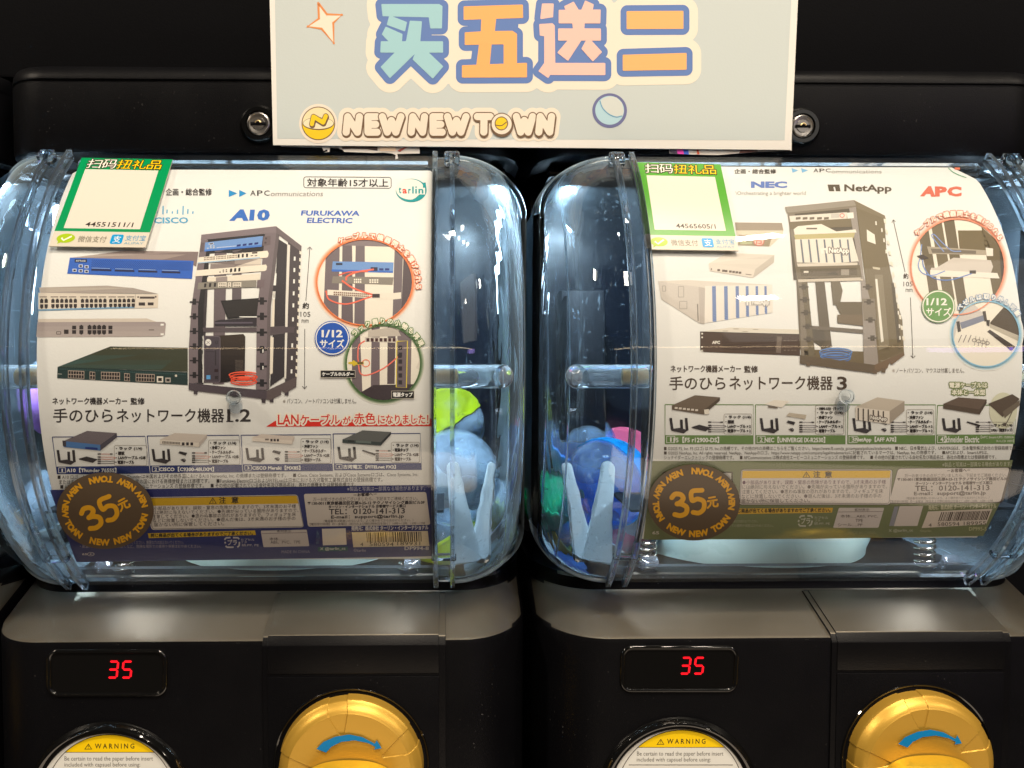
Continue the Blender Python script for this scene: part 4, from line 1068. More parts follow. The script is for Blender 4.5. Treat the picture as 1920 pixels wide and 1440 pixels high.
    # red cable coil
    for k, (yy, rx) in enumerate(((703, 27), (707, 25), (712, 23), (716, 24))):
        A.ring(457, yy, rx, 5.5, 2.6, (232, 78, 52) if k % 2 else (244, 100, 70), 14 + (k % 2), 0, 360)
    P([(110, 2545), (1280, 2660), (1280, 2790), (110, 2650)], (80, 70, 76), 17); P([(1280, 2660), (1730, 2450), (1725, 2600), (1560, 2700), (1500, 2660), (1500, 2720), (1330, 2800), (1280, 2790)], (96, 84, 84), 17)
    for x0, y0 in ((180, 2640), (1200, 2770), (1320, 2760), (1545, 2660)): P([(x0, y0), (x0 + 66, y0 + 8), (x0 + 62, y0 + 75), (x0 + 6, y0 + 70)], (70, 61, 66), 16)

def inset_photo(A, cx, cy, rx, ry, glow, paper, rot=0.0):
    for i in range(8):
        t = i / 7; c = tuple(g * (1 - t) + p * t for g, p in zip(glow, paper)); A.ring(cx, cy, rx + i * 1.0, ry + i * 1.0, 1.1, c, 3, rot=rot)
    A.ell(cx, cy, rx - 1, ry - 1, (236, 228, 212), 4, rot=rot)
    A.ring(cx, cy, rx - 0.5, ry - 0.5, 2.0, glow, 22, rot=rot)
def clip_ell(pts, cx, cy, rx, ry):
    """Sutherland-Hodgman against an ellipse approximated by a polygon"""
    clip = [(cx + rx * math.cos(a), cy + ry * math.sin(a)) for a in np.linspace(0, 2 * math.pi, 41)[:-1]]
    out = [tuple(map(float, p)) for p in pts]
    for a, b in zip(clip, clip[1:] + clip[:1]):
        inp, out = out, []
        if not inp: return []
        sd = lambda p: (b[0] - a[0]) * (p[1] - a[1]) - (b[1] - a[1]) * (p[0] - a[0])
        for p, q in zip(inp, inp[1:] + inp[:1]):
            d0, d1 = sd(p), sd(q)
            if d0 >= 0: out.append(p)
            if (d0 >= 0) != (d1 >= 0):
                t = d0 / (d0 - d1); out.append((p[0] + t * (q[0] - p[0]), p[1] + t * (q[1] - p[1])))
    return out

NOTE = ['●小部品があります。誤飲・窒息の危険がありますので、3才未満のお子様', 'には絶対に与えないでください。●先端が尖っている箇所がありますので、', '注意してください。●思わぬ事故の恐れがありますので、フィギュアを床', 'などに放置しないでください。●遊んだ後は、3才未満のお子様の手の', '届かない所に保管してください。']
NOTEW = [1.0, 1.01, 0.985, 0.975, 0.48]
def left_poster():
    surf = CylSurf(INS); W = (234, 230, 220)
    p0, p1 = surf.map([(69, 650)], 0)[0], surf.map([(813.5, 650)], 0)[0]
    zt, zb = zof(320, surf)[2], surf.map([(480, 1049)], 0)[0][2]
    root = empty('capsule_toy_poster', ((p0[0] + p1[0]) / 2, 0.005, 0.0), 'cream poster with navy bottom band and dark rack picture with red cable coil', 'poster', 'posters behind the clear windows')
    sheet(surf, (p0[0], p1[0], zb, zt, -0.0006), root)
    B = lambda n, A, **k: A.build(n, root, **k)
    # heading line and logos
    A = Art(surf)
    A.text('企画・総合監修', 311, 353.5, 397, 366.5, INK, 3, 0.012)
    A.poly([(429, 356), (445, 362.5), (429, 369.5)], (30, 140, 200), 3); A.poly([(448.5, 356), (462, 362.5), (448.5, 369.5)], (30, 140, 200), 3)
    for i, ch in enumerate('APC'): A.text(ch, 469 + i * 13, 357, 479.5 + i * 13, 367, INK, 3, 0.012)
    A.text('ommunications', 507, 359, 605, 368, (110, 102, 96), 3, -0.004, skew=1.5)
    B('heading_line', A)
    A = Art(surf); A.frame(569.5, 331.5, 733.5, 352, 4.5, 1.2, INK, 3, slope=1.0); A.text('対象年齢15才以上', 576, 334.5, 728, 349.5, INK, 4, 0.005, slope=1); B('age_label', A)
    A = Art(surf); teal = (0, 148, 150)
    A.ell(771, 357, 29, 22, teal, 3); A.ell(769, 355, 26.6, 19.2, W, 4); A.poly([(798, 342), (800, 356), (792, 370), (776, 378), (764, 378.5), (779, 371), (789, 362), (793, 352), (793, 343)], teal, 5)
    A.text('t', 747.5, 350.5, 752.5, 362.5, teal, 6, 0.03); A.text('a', 754.5, 354, 763, 363, (225, 70, 40), 6, 0.03); A.text('r', 765.5, 354, 770.5, 363, teal, 7, 0.03); A.rect(772.8, 349.5, 775.8, 363, teal, 7); A.rect(778.6, 354, 781.6, 363, teal, 7); A.rect(778.6, 349.5, 781.6, 352, teal, 7); A.rect(783, 352, 797, 364.5, W, 5.6); A.text('n', 784.5, 354, 794, 363, teal, 7, 0.03); B('oval_logo', A)
    A = Art(surf); sky = (86, 168, 205)
    for x, a, b in ((294.5, 391, 400), (306, 386, 402), (313.5, 393, 400), (323.5, 396, 400.5), (333, 393, 401), (343.5, 386, 402.5), (352.5, 392, 401), (362, 396, 401)): A.line([(x, a), (x - 0.6, b)], 2.4, sky, 3)
    A.text('CISCO', 288.5, 407.5, 353, 419, sky, 3, 0.03, slope=-0.3); B('bar_logo', A)
    A = Art(surf); A.text('A', 429.5, 392.5, 466, 414, (52, 108, 190), 3, 0.06, skew=6); A.text('10', 467, 392.5, 505, 414, (52, 108, 190), 3, 0.055, skew=2); B('blue_logo', A)
    A = Art(surf); A.text('FURUKAWA', 564, 394.5, 674, 404.3, (62, 104, 188), 3, 0.03, slope=0.6, skew=1.5); A.text('ELECTRIC', 575, 408, 660, 418, (62, 104, 188), 3, 0.03, slope=0.6, skew=1.5); B('two_line_logo', A)
    # devices down the left side
    A = Art(surf)
    A.poly([(135, 483), (235, 470), (372, 472), (368, 500), (350, 491), (300, 488), (131, 484)], grad((190, 176, 164), (128, 112, 110), (140, 470), (330, 480)), 5)
    A.poly([(131, 483), (363, 489), (360, 523), (126, 513)], (44, 96, 190), 6)
    for j in range(8):
        for i in range(46): 
            x, y = 172 + i * 4.05 + (j % 2) * 2 - j * .15, 487.2 + j * 2.05 + i * .1; A.rect(x, y, x + 2.1, y + 1.1, (30, 54, 110), 7)
    for k in range(4): A.poly([(171 + k * 44, 504 + k * 1.4), (209 + k * 43, 505 + k * 1.4), (209 + k * 43, 508.5 + k * 1.4), (171 + k * 44, 507.5 + k * 1.4)], (28, 34, 70), 8); A.line([(172 + k * 44, 502.4 + k * 1.4), (206 + k * 43, 503.4 + k * 1.4)], 0.9, (150, 175, 215), 8)
    A.rect(140, 486, 163, 492, (24, 34, 60), 8); A.text('A10 Thunder', 142, 487.5, 161, 490.5, (225, 228, 235), 9, 0.02)
    for x, y in ((136.5, 504), (148, 496), (148, 505), (159, 497.5), (159, 506)): A.rect(x - 0.5, y, x + 7, y + 5.5, (205, 212, 225), 8); A.rect(x + 1, y + 1.2, x + 5.6, y + 4.6, (40, 36, 50), 9)
    B('blue_device_print', A)
    A = Art(surf)
    A.poly([(73, 539), (200, 535.5), (250, 540), (297, 551), (75, 549)], grad((190, 178, 164), (150, 140, 134), (90, 537), (260, 545)), 5); A.poly([(72, 549), (297, 552), (296, 577), (72, 582)], (218, 206, 190), 6)
    A.poly([(72, 580), (252, 574.5), (252, 577.5), (72, 583)], (120, 160, 190), 7)
    for g, (xa, n) in enumerate(((74, 2), (95, 6), (150.5, 6), (203.5, 6))): ports(A, xa, 560.5, xa + n * 8.4, 578.5 - g * 0.8, n, 2, (50, 40, 38), 8, slope=-0.4, gap=0.26, tooth=True); [A.line([(xa + k * 17, 556.7), (xa + k * 17 + 14, 556.7)], 1.5, (86, 74, 68), 8) for k in range(max(1, n // 2))]
    A.line([(254, 552), (252.5, 577)], 0.8, (150, 138, 126), 8); A.rect(262, 556, 290, 560, (80, 70, 66), 8); A.rect(260, 567, 272, 573, (60, 50, 48), 8); A.rect(277, 567, 288, 572.5, (60, 50, 48), 8); A.ell(259, 557, 1.6, 1.6, (60, 50, 48), 9); A.ell(292, 556.5, 1.6, 1.6, (60, 50, 48), 9)
    B('port_switch_print', A)
    A = Art(surf)
    A.poly([(71, 598), (275, 597), (295, 604), (71, 605)], (206, 194, 180), 5); A.poly([(70, 604), (308, 603.5), (311, 607), (309, 628), (303, 631), (68, 632)], grad((158, 146, 144), (178, 166, 160), (190, 605), (190, 630)), 6)
    A.frame(106, 622, 114, 626.5, 0.5, 1.2, (80, 70, 66), 7); A.rect(120, 618, 128.5, 626, (52, 44, 42), 8)
    for xa, n, tt in ((134.5, 1, False), (148, 1, True), (163.5, 4, True), (202.5, 1, False)): ports(A, xa, 610, xa + n * 9.0, 626.5, n, 2, (46, 38, 38), 8, gap=0.16, tooth=tt)
    A.rect(279, 617.5, 289, 619.5, (120, 108, 104), 8); A.rect(301, 607, 307, 610.5, CR, 8); A.rect(301, 625, 307, 628.5, CR, 8); B('grey_router_print', A)
    A = Art(surf)
    A.poly([(108, 688), (207, 649.5), (352, 652), (352, 697), (300, 695)], grad((64, 66, 50), (62, 84, 78), (220, 652), (200, 695)), 5); A.poly([(108, 688), (352, 698), (352, 722), (107, 709)], (38, 56, 54), 6)
    for xa, n, ya in ((128, 6, 695), (168.5, 2, 697), (190, 7, 697.5), (233.5, 2, 700), (255, 7, 701)): A.rect(xa - 0.5, ya - 0.6, xa + n * 5.0, ya + 14, (178, 160, 146), 7, slope=1.2); ports(A, xa, ya, xa + n * 4.9, ya + 13.6, n, 2, (34, 30, 30), 8, slope=1.2, gap=0.2)
    A.rect(294, 705.5, 306, 717, (222, 214, 200), 8); A.rect(296.5, 708.5, 303.5, 714.5, (50, 40, 38), 9); A.rect(310, 708, 320, 717, (180, 170, 160), 8); A.rect(312, 710.5, 318, 715, (50, 44, 42), 9); A.ell(330, 704.5, 2.3, 2.3, (215, 205, 190), 8); A.line([(108, 701), (116, 701.4)], 1, (190, 190, 180), 8)
    for i in range(70): A.rect(112 + i * 3.4, 690.5 + i * .15, 113.8 + i * 3.4, 693 + i * .15, (58, 84, 84), 7)
    B('green_switch_print', A)
    A = Art(surf); rack_left(A); B('rack_picture', A)
    # height arrow
    A = Art(surf); A.line([(581, 464), (573.5, 564)], 1.1, INK, 3); A.line([(576.5, 467.5), (581, 463), (585, 468)], 1.2, INK, 4); A.text('約', 567.5, 567.5, 579, 579, INK, 3, 0.01); A.text('105', 563.5, 584.5, 582, 594, INK, 3); A.text('mm', 565.5, 599, 578.5, 605.5, INK, 3)
    A.line([(571.5, 616.5), (571, 729)], 1.1, INK, 3); A.line([(567, 724), (571, 729.5), (575, 724)], 1.2, INK, 4); B('height_arrow', A)
    # inset 1
    A = Art(surf); cx, cy, rx, ry = 684, 529, 90, 81; org = (238, 128, 70); inset_photo(A, cx, cy, rx, ry, org, W)
    C = lambda pts, c, l: (lambda q_: A.poly(q_, c, l) if len(q_) > 2 else None)(clip_ell(pts, cx, cy, rx - 1.5, ry - 1.5))
    pu = (112, 100, 104)
    C([(611, 470), (637, 462), (634, 620), (606, 600)], pu, 5); C([(642, 458), (660, 452), (662, 612), (640, 612)], (104, 92, 96), 5); C([(667, 456), (684, 452), (684, 616), (664, 616)], pu, 5); C([(740, 462), (756, 460), (752, 600), (736, 600)], pu, 5); C([(757, 470), (775, 480), (775, 580), (752, 592)], (84, 72, 76), 5)
    C([(625, 462), (645, 447), (720, 447), (745, 458), (742, 463), (640, 460)], (130, 116, 118), 6)
    C([(624, 490), (738, 492), (737, 511), (622, 508)], (108, 148, 205), 7); C([(622, 505), (737, 508), (737, 511.5), (622, 509)], (60, 110, 195), 8); A.rect(630, 493, 642, 497, (40, 48, 70), 8); A.rect(711, 503, 719, 507, (30, 50, 120), 9); A.rect(722, 503, 730, 507, (30, 50, 120), 9)
    C([(624, 518), (738, 520), (736, 534), (622, 531)], (134, 126, 116), 7); ports(A, 663, 522, 678, 531, 4, 2, (240, 232, 215), 8); ports(A, 692, 523, 710, 531, 4, 2, (240, 232, 215), 8)
    C([(614, 543), (734, 550), (752, 548), (752, 560), (732, 562), (614, 553)], (234, 224, 208), 7); ports(A, 625, 546, 692, 554, 18, 2, (120, 80, 56), 8, slope=4)
    A.curve([(701, 505), (670, 510), (651, 518), (649, 526)], 3.2, (240, 110, 84), 10); A.curve([(641, 526), (662, 540), (690, 550), (706, 554)], 3.2, (240, 110, 84), 10); A.curve([(611, 545), (618, 562), (650, 570), (690, 558), (703, 554)], 2.6, (240, 110, 84), 10); A.curve([(635, 516), (655, 510), (690, 509)], 2.2, (225, 96, 76), 9)
    A.rect(695, 501, 708, 508, (36, 40, 70), 9); A.rect(698, 551, 712, 558, (60, 46, 46), 11); B('cable_inset_photo', A)
    A = Art(surf); A.arc('ケーブルで機器同士を繋げられる', cx + 0, cy + 2, rx + 11, ry + 8.5, 116, -4, 11.5, (240, 232, 214), 24, bold=0.035, outline=1.7, ocolor=(222, 98, 48)); B('cable_caption', A)
    # inset 2
    A = Art(surf); cx, cy, rx, ry = 719, 681, 70, 71; inset_photo(A, cx, cy, rx, ry, (72, 106, 58), W)
    C([(660, 610), (675, 620), (680, 750), (660, 740)], pu, 5); C([(697, 606), (712, 606), (712, 735), (695, 740)], pu, 5); C([(727, 606), (742, 606), (740, 720), (726, 720)], (92, 80, 84), 5); C([(745, 620), (772, 618), (770, 730), (745, 725)], (120, 108, 110), 5); C([(676, 736), (700, 722), (790, 720), (790, 760), (690, 760)], (66, 56, 60), 6); C([(780, 690), (800, 640), (800, 700)], (225, 215, 200), 6)
    C([(684, 632), (745, 634), (748, 643), (684, 640)], (206, 196, 184), 7); [A.rect(687 + 8.2 * i, 634, 692.5 + 8.2 * i, 640.5, (70, 40, 40), 8) for i in range(7)]
    C([(690, 620), (742, 612), (752, 630), (690, 632)], (190, 180, 168), 6)
    A.poly([(744, 640), (764, 639), (763, 727), (742, 726)], (110, 98, 102), 9); A.line([(744, 640), (764, 639), (762, 727), (743, 726), (744, 640)], 1.7, (226, 205, 70), 10); [A.rect(747, 648 + 13 * i, 754, 656 + 13 * i, (52, 46, 50), 10) for i in range(6)]
    A.curve([(684, 639), (673, 648), (671, 668), (672, 678)], 2.4, (238, 120, 104), 9); A.curve([(672, 684), (676, 700), (690, 703), (720, 690), (750, 666)], 2.4, (238, 120, 104), 9); A.ring(686, 681, 7, 6.5, 1.8, (238, 140, 110), 9); A.poly([(653, 679), (660, 678), (663, 675), (668, 679), (682, 678), (682, 683), (668, 684), (663, 687), (660, 683), (653, 682)], (212, 185, 50), 9); A.rect(670, 679, 681, 682.5, (90, 76, 50), 10); A.rect(746, 664, 753, 671, (50, 46, 50), 11)
    B('holder_inset_photo', A)
    A = Art(surf); A.arc('ラック周りの小物も再現', cx + 1, cy, rx + 9, ry + 8.5, 134, 29, 11, (240, 234, 214), 24, bold=0.03, outline=1.7, ocolor=(78, 124, 50)); B('holder_caption', A)
    for n_, x0, y0, x1, y1, t in (('holder_tag', 601.5, 695, 665.5, 707.5, 'ケーブルホルダー'), ('power_tag', 734.5, 733.5, 776, 746.5, '電源タップ')):
        A = Art(surf); A.rect(x0 - 0.8, y0 - 0.8, x1 + 0.8, y1 + 0.8, (200, 190, 175), 25); A.rect(x0, y0, x1, y1, (24, 20, 20), 26); A.text(t, x0 + 2.5, y0 + 2.5, x1 - 2.5, y1 - 2.5, CR, 27, 0.02); B(n_, A)
    A = Art(surf); A.ell(623, 634, 33, 32.5, (40, 80, 170), 23); A.ell(623, 634, 31.4, 31, CR, 24); A.ell(623, 634, 29.5, 29, (30, 84, 180), 25); A.text('1/12', 603, 618.5, 642.5, 632.5, CR, 26, 0.035); A.text('サイズ', 600.5, 636.5, 645, 651.5, CR, 26, 0.035); A.text('（当社比）', 617, 653.6, 627, 655.6, (190, 205, 225), 26); B('size_badge', A)
    A = Art(surf); A.text('※', 530.5, 749.5, 535.5, 755.5, (150, 140, 130), 3); A.text('パソコン、ノートパソコンは付属しません。', 538, 747, 668, 757, INK, 3); B('footnote', A)
    # titles
    A = Art(surf); A.text('ネットワーク機器メーカー', 98.5, 745.5, 238, 758.5, INK, 3, 0.018); A.text('監修', 245, 746, 271, 758.5, INK, 3, 0.02)
    A.text('手のひら', 100, 766, 211, 792, INK, 3, 0.012, big=True); A.text('ネットワーク機器', 219, 766, 420, 792, INK, 3, 0.010, big=True)
    A.text('1.2', 426, 767, 470, 791, INK, 3, 0.02, big=True); A.rect(424.5, 789, 437.5, 791.2, INK, 4); B('title_lettering', A)
    A = Art(surf); A.poly([(499, 800), (516, 789), (810, 784.5), (810, 799)], (222, 44, 28), 3); rd = (216, 46, 32)
    for t, x0, y0, x1, y1 in (('LAN', 521, 777.5, 560, 796), ('ケーブル', 563, 777, 637, 796), ('が', 643, 781, 657, 795), ('赤色', 664, 774.5, 704, 795), ('になりました！', 709, 778, 803, 795)): A.text(t, x0, y0, x1, y1, rd, 6, 0.018, slope=-0.6, outline=3.0, ocolor=(240, 232, 216), olayer=5)
    B('red_banner', A)
    # four product boxes
    A = Art(surf); nv = (34, 50, 110)
    def d1(A): slab(A, (163, 808), (219, 812), (188, 834), (119, 827), 11, (110, 100, 104), (74, 116, 170), (74, 68, 78)); A.rect(160, 838, 183, 842, (30, 50, 120), 13, slope=1.5); A.poly([(117, 826), (124, 827), (124, 838), (118, 836)], (66, 60, 66), 13)
    def d2(A): slab(A, (328, 812), (388, 815), (373, 830), (300, 824), 8, (206, 194, 182), (220, 210, 196), (190, 178, 168)); ports(A, 304, 827, 338, 831.5, 12, 2, (80, 70, 66), 13, slope=2); [A.rect(341 + 8 * i, 829.5, 346 + 8 * i, 835, (50, 42, 44), 13) for i in range(3)]
    def d3(A): slab(A, (490, 814), (552, 818), (548, 826), (473, 820), 7, (214, 200, 188), (226, 214, 200), (196, 182, 172)); [A.rect(507 + 6 * i, 823, 511 + 6 * i, 827.5, (60, 50, 50), 13) for i in range(3)]; A.rect(497, 822.5, 504, 825.5, (120, 108, 100), 13)
    def d4(A): slab(A, (680, 807), (733, 810), (714, 829), (642, 824), 6.5, (98, 100, 98), (58, 68, 68), (50, 52, 54)); ports(A, 652, 825.5, 664, 829, 3, 1, (24, 22, 24), 13); A.rect(667, 826, 696, 830, (104, 116, 112), 13, slope=1.5)
    L4 = ['・ラック (1/4)', '・棚板', '・LANケーブル ×2本', '・電源ケーブル']; L5 = ['・ラック (1/4)', '・冷却ファン', '・ケーブルホルダー', '・LANケーブル ×2本', '・電源ケーブル']; L6 = ['・ラック (1/4)', '・電源タップ', '・LANケーブル ×2本', '・電源ケーブル']
    for nm_, a in (('first', ((98, 272), 819.5, 888.5, 875, 9, nv, '1', ('A10【Thunder 7655S】', (125, 218)), d1, L4, -1.5)),
                   ('second', ((276, 448), 817.5, 886.5, 873, 6.5, nv, '2', ('CISCO【C9300-48UXM】', (299, 401)), d2, L5, -1.5)),
                   ('third', ((452, 620), 816, 883.5, 870.5, 4, nv, '3', ('CISCO Meraki【MX85】', (473, 563)), d3, L5, -1.0)),
                   ('fourth', ((624.5, 788), 813.5, 881, 869, 2.5, nv, '4', ('古河電工【FITELnet FX2】', (643.5, 742)), d4, L6, -0.8))):
        A = Art(surf); k = {'first': 0, 'second': 1, 'third': 1, 'fourth': 2}[nm_]; product_box(A, *a, kind=k); B('product_box', A)
    A = Art(surf)
    A.text('■ A10 ロゴ、A10 NetworksおよびA10 Thunderは米国およびその他各国におけるA10 Networks, Inc. の商標または登録商標です。　■ Cisco, Cisco Systems, およびCisco Systemsロゴは、Cisco Systems, Inc.', 108, 890.5, 784, 900, INK, 3, slope=-5.5)
    A.text('またはその関連会社の米国およびその他一定の国における商標登録または商標です。　■Furukawa ElectricロゴおよびFITELnetは日本における古河電気工業株式会社の登録商標です。', 111, 899.5, 717, 908.5, INK, 3, slope=-5)
    A.text('■ APCommunications は株式会社エーピーコミュニケーションズ の登録商標です。　■ その他の記載されている会社名及び商品名は、各社の商標または登録商標です。', 113, 908.5, 667, 917, INK, 3, slope=-4.5); B('legal_lines', A)
    # navy foot
    A = Art(surf); z = lambda *p: p
    lx = [surf.map([(x, 0)], 0) for x in ()]
    band = [(93.5, 918.5), (300, 916.5), (560, 912.5), (812.5, 908.8), (815.6, 1043), (620, 1046.5), (400, 1050), (143, 1054)]
    A.poly(band, (40, 46, 108), 2); A.build('foot_band', root)
    A = Art(surf); A.text('※製品と写真は一部異なる場合があります。', 651, 912.5, 797, 921, (190, 188, 200), 4, slope=-1.5); A.text('65⊕', 154, 1035.5, 177, 1042.5, (214, 206, 200), 4, 0.02)
    A.text('・傾斜、直射日光のあたる場所に放置しないでください。無理な力は加えないでください。', 150, 1013.5, 344, 1020, (165, 156, 165), 4, slope=0); A.text('・高温、多湿な場所や火気の近くなど、危険な場所での使用や保管はおやめください。', 150, 1021, 377, 1027.5, (165, 156, 165), 4)
    A.text('MADE IN CHINA', 528, 1032, 581, 1037.5, (150, 148, 165), 4, slope=-0.6); A.text('©tarlin', 663, 1029, 686, 1034.5, (170, 166, 176), 4); A.text('DP994-8', 758.5, 1024.5, 804, 1031.5, (206, 200, 200), 4, 0.02); A.text('発売元：株式会社 ターリン・インターナショナル', 659, 986.5, 803, 995, (212, 206, 204), 4, 0.012, slope=-2); B('foot_lettering', A)
    paper = (214, 204, 194)
    A = Art(surf); A.rrect(272, 932.5, 558, 993.5, 5, (225, 216, 206), 4, lean=12, slope=-5); A.frame(274, 934, 557, 992, 4, 0.8, (60, 52, 60), 5, lean=12, slope=-5)
    A.poly([(275.5, 934.5), (556, 929.5), (559.5, 944), (278.5, 948.5)], (216, 172, 22), 6)
    A.poly([(399, 932.5), (391.5, 944.5), (406.5, 944.2)], (70, 56, 20), 7); A.poly([(399, 935), (393.6, 943.4), (404.4, 943.2)], (216, 172, 22), 8); A.text('!', 398.3, 936.8, 399.8, 942.6, (70, 56, 20), 9, 0.02); A.text('注', 411, 932, 423.5, 944, (60, 48, 24), 7, 0.01); A.text('意', 434, 931.5, 447, 943.5, (60, 48, 24), 7, 0.01)
    for i, t in enumerate(NOTE): A.text(t, 281 + i * 1.9, 949.8 + i * 7.6, 281 + i * 1.9 + 274 * NOTEW[i], 957.2 + i * 7.6, (70, 60, 60), 7, slope=-4.6 * NOTEW[i]); 
    B('caution_panel', A)
    A = Art(surf); A.poly([(277, 1000), (478, 994.5), (480, 1003), (279, 1009)], (216, 176, 30), 4); A.text('同じ商品が出てくる場合がありますのでご了承ください。', 283, 1000.5, 474, 1007.5, (66, 54, 24), 5, 0.008, slope=-4.5); B('yellow_strip', A)
    A = Art(surf); A.rrect(569.5, 926, 799, 987.5, 4, paper, 4, lean=8, slope=-3.5)
    for t, a, b, c, d, bo in (('－お客様へ－', 663, 925.2, 706, 931.2, .015), ('万一お気づきの点がございましたら、下記までご連絡ください。', 587, 932.6, 783, 939.8, 0), ('〒130-0011東京都墨田区石原4-25-12 テクノサイシング墨田ビル3F', 577, 940.5, 796, 947, .01), ('ターリン・インターナショナル お客様サービス窓口', 616, 947.6, 760, 953.4, .006), ('TEL：0120-141-313', 617, 954.5, 759, 964.5, .03), ('E-mail：support@tarlin.jp', 621, 966.5, 757, 974, .02), ('（電話番号は間違いのないよう、よく確かめてからおかけください。）', 607, 974.5, 775, 979.6, -.005), ('【電話受付時間】月～金曜日（祝日および弊社特休日を除く）10時～12時、13時～17時', 581, 980.4, 797, 985.6, -.005)): A.text(t, a, b, c, d, (58, 50, 54), 6, bo, slope=-2)
    B('contact_panel', A)
    A = Art(surf); A.rrect(489, 995, 575, 1026, 2, (206, 196, 190), 4, lean=5, slope=-2); A.line([(491, 1000.5), (575, 998.5)], 0.8, (110, 100, 110), 5); A.text('素材表示', 519, 993.5, 546, 998.3, (80, 70, 76), 6); A.text('本体‥‥‥', 505, 1007.5, 536, 1013.5, (84, 74, 80), 6); A.text('ABS、PVC、TPE', 507, 1014, 563, 1020, (84, 74, 80), 6, slope=-.5); B('material_panel', A)
    A = Art(surf); wc = (196, 190, 192)
    for p in ([(421, 1012), (424, 1008.5), (432, 1008)], [(437, 1008), (446, 1008.3), (448.5, 1011)], [(449, 1016), (448.5, 1023), (445, 1026)], [(438, 1026), (426, 1026), (423, 1023.5)], [(422.5, 1019), (422, 1016)]): A.line(p, 3.0, wc, 4)
    A.text('プラ', 427, 1012, 444, 1022, wc, 4, 0.02); A.text('カプセル', 451.5, 1009.5, 477, 1014, wc, 4); A.text('フタ', 451.5, 1014.5, 463, 1018.5, wc, 4); A.text('袋:PP, PE', 453, 1019.5, 485, 1025, wc, 4); B('recycling_mark', A)
    A = Art(surf); A.rect(603.5, 991.5, 648, 1022.5, (222, 212, 200), 4, lean=2, slope=-1); A.text('公式アカウント', 593.5, 993, 599, 1022, (120, 150, 160), 5); A.rect(596, 1026, 652, 1034, (24, 84, 84), 4, slope=-1); A.text('X @tarlin_cc', 600, 1026.3, 648, 1033, (214, 214, 206), 5, 0.012, slope=-1); B('blank_code_field', A)
    A = Art(surf); A.rect(659.5, 998, 802, 1026, (222, 206, 176), 4, lean=3, slope=-2.5)
    random.seed(3); x = 687.0
    while x < 790: 
        wv = random.choice((0.9, 1.3, 1.9, 2.6)); y0 = 999 - (x - 660) * .017; A.rect(x, y0, x + wv, y0 + 18.5, (40, 34, 30), 5, lean=1.2); x += wv + random.choice((0.9, 1.2, 1.9))
    A.text('4', 675.5, 1017.5, 681, 1024, (44, 38, 34), 6); A.text('580594', 693, 1017, 738, 1024, (44, 38, 34), 6); A.text('189931', 745, 1015.5, 788, 1022.5, (44, 38, 34), 6); B('barcode', A)
    price_sticker((197, 957.5), 91, 72, math.radians(24), 252, CylSurf(0), 'round brown price sticker with tilted yellow digits on the navy poster window')
    pay_sticker([(153, 295.5), (323.5, 299), (272.5, 464), (91.5, 461.5)], 0.828, ((0.085, 0.128), (0.885, 0.795)), '44551511/1', (0, 140, 82), 'deep green payment sticker numbered 44551511 on the window', (0.075, 0.015, 0.90, 0.115), CylSurf(0), True)
    return root
left_poster()

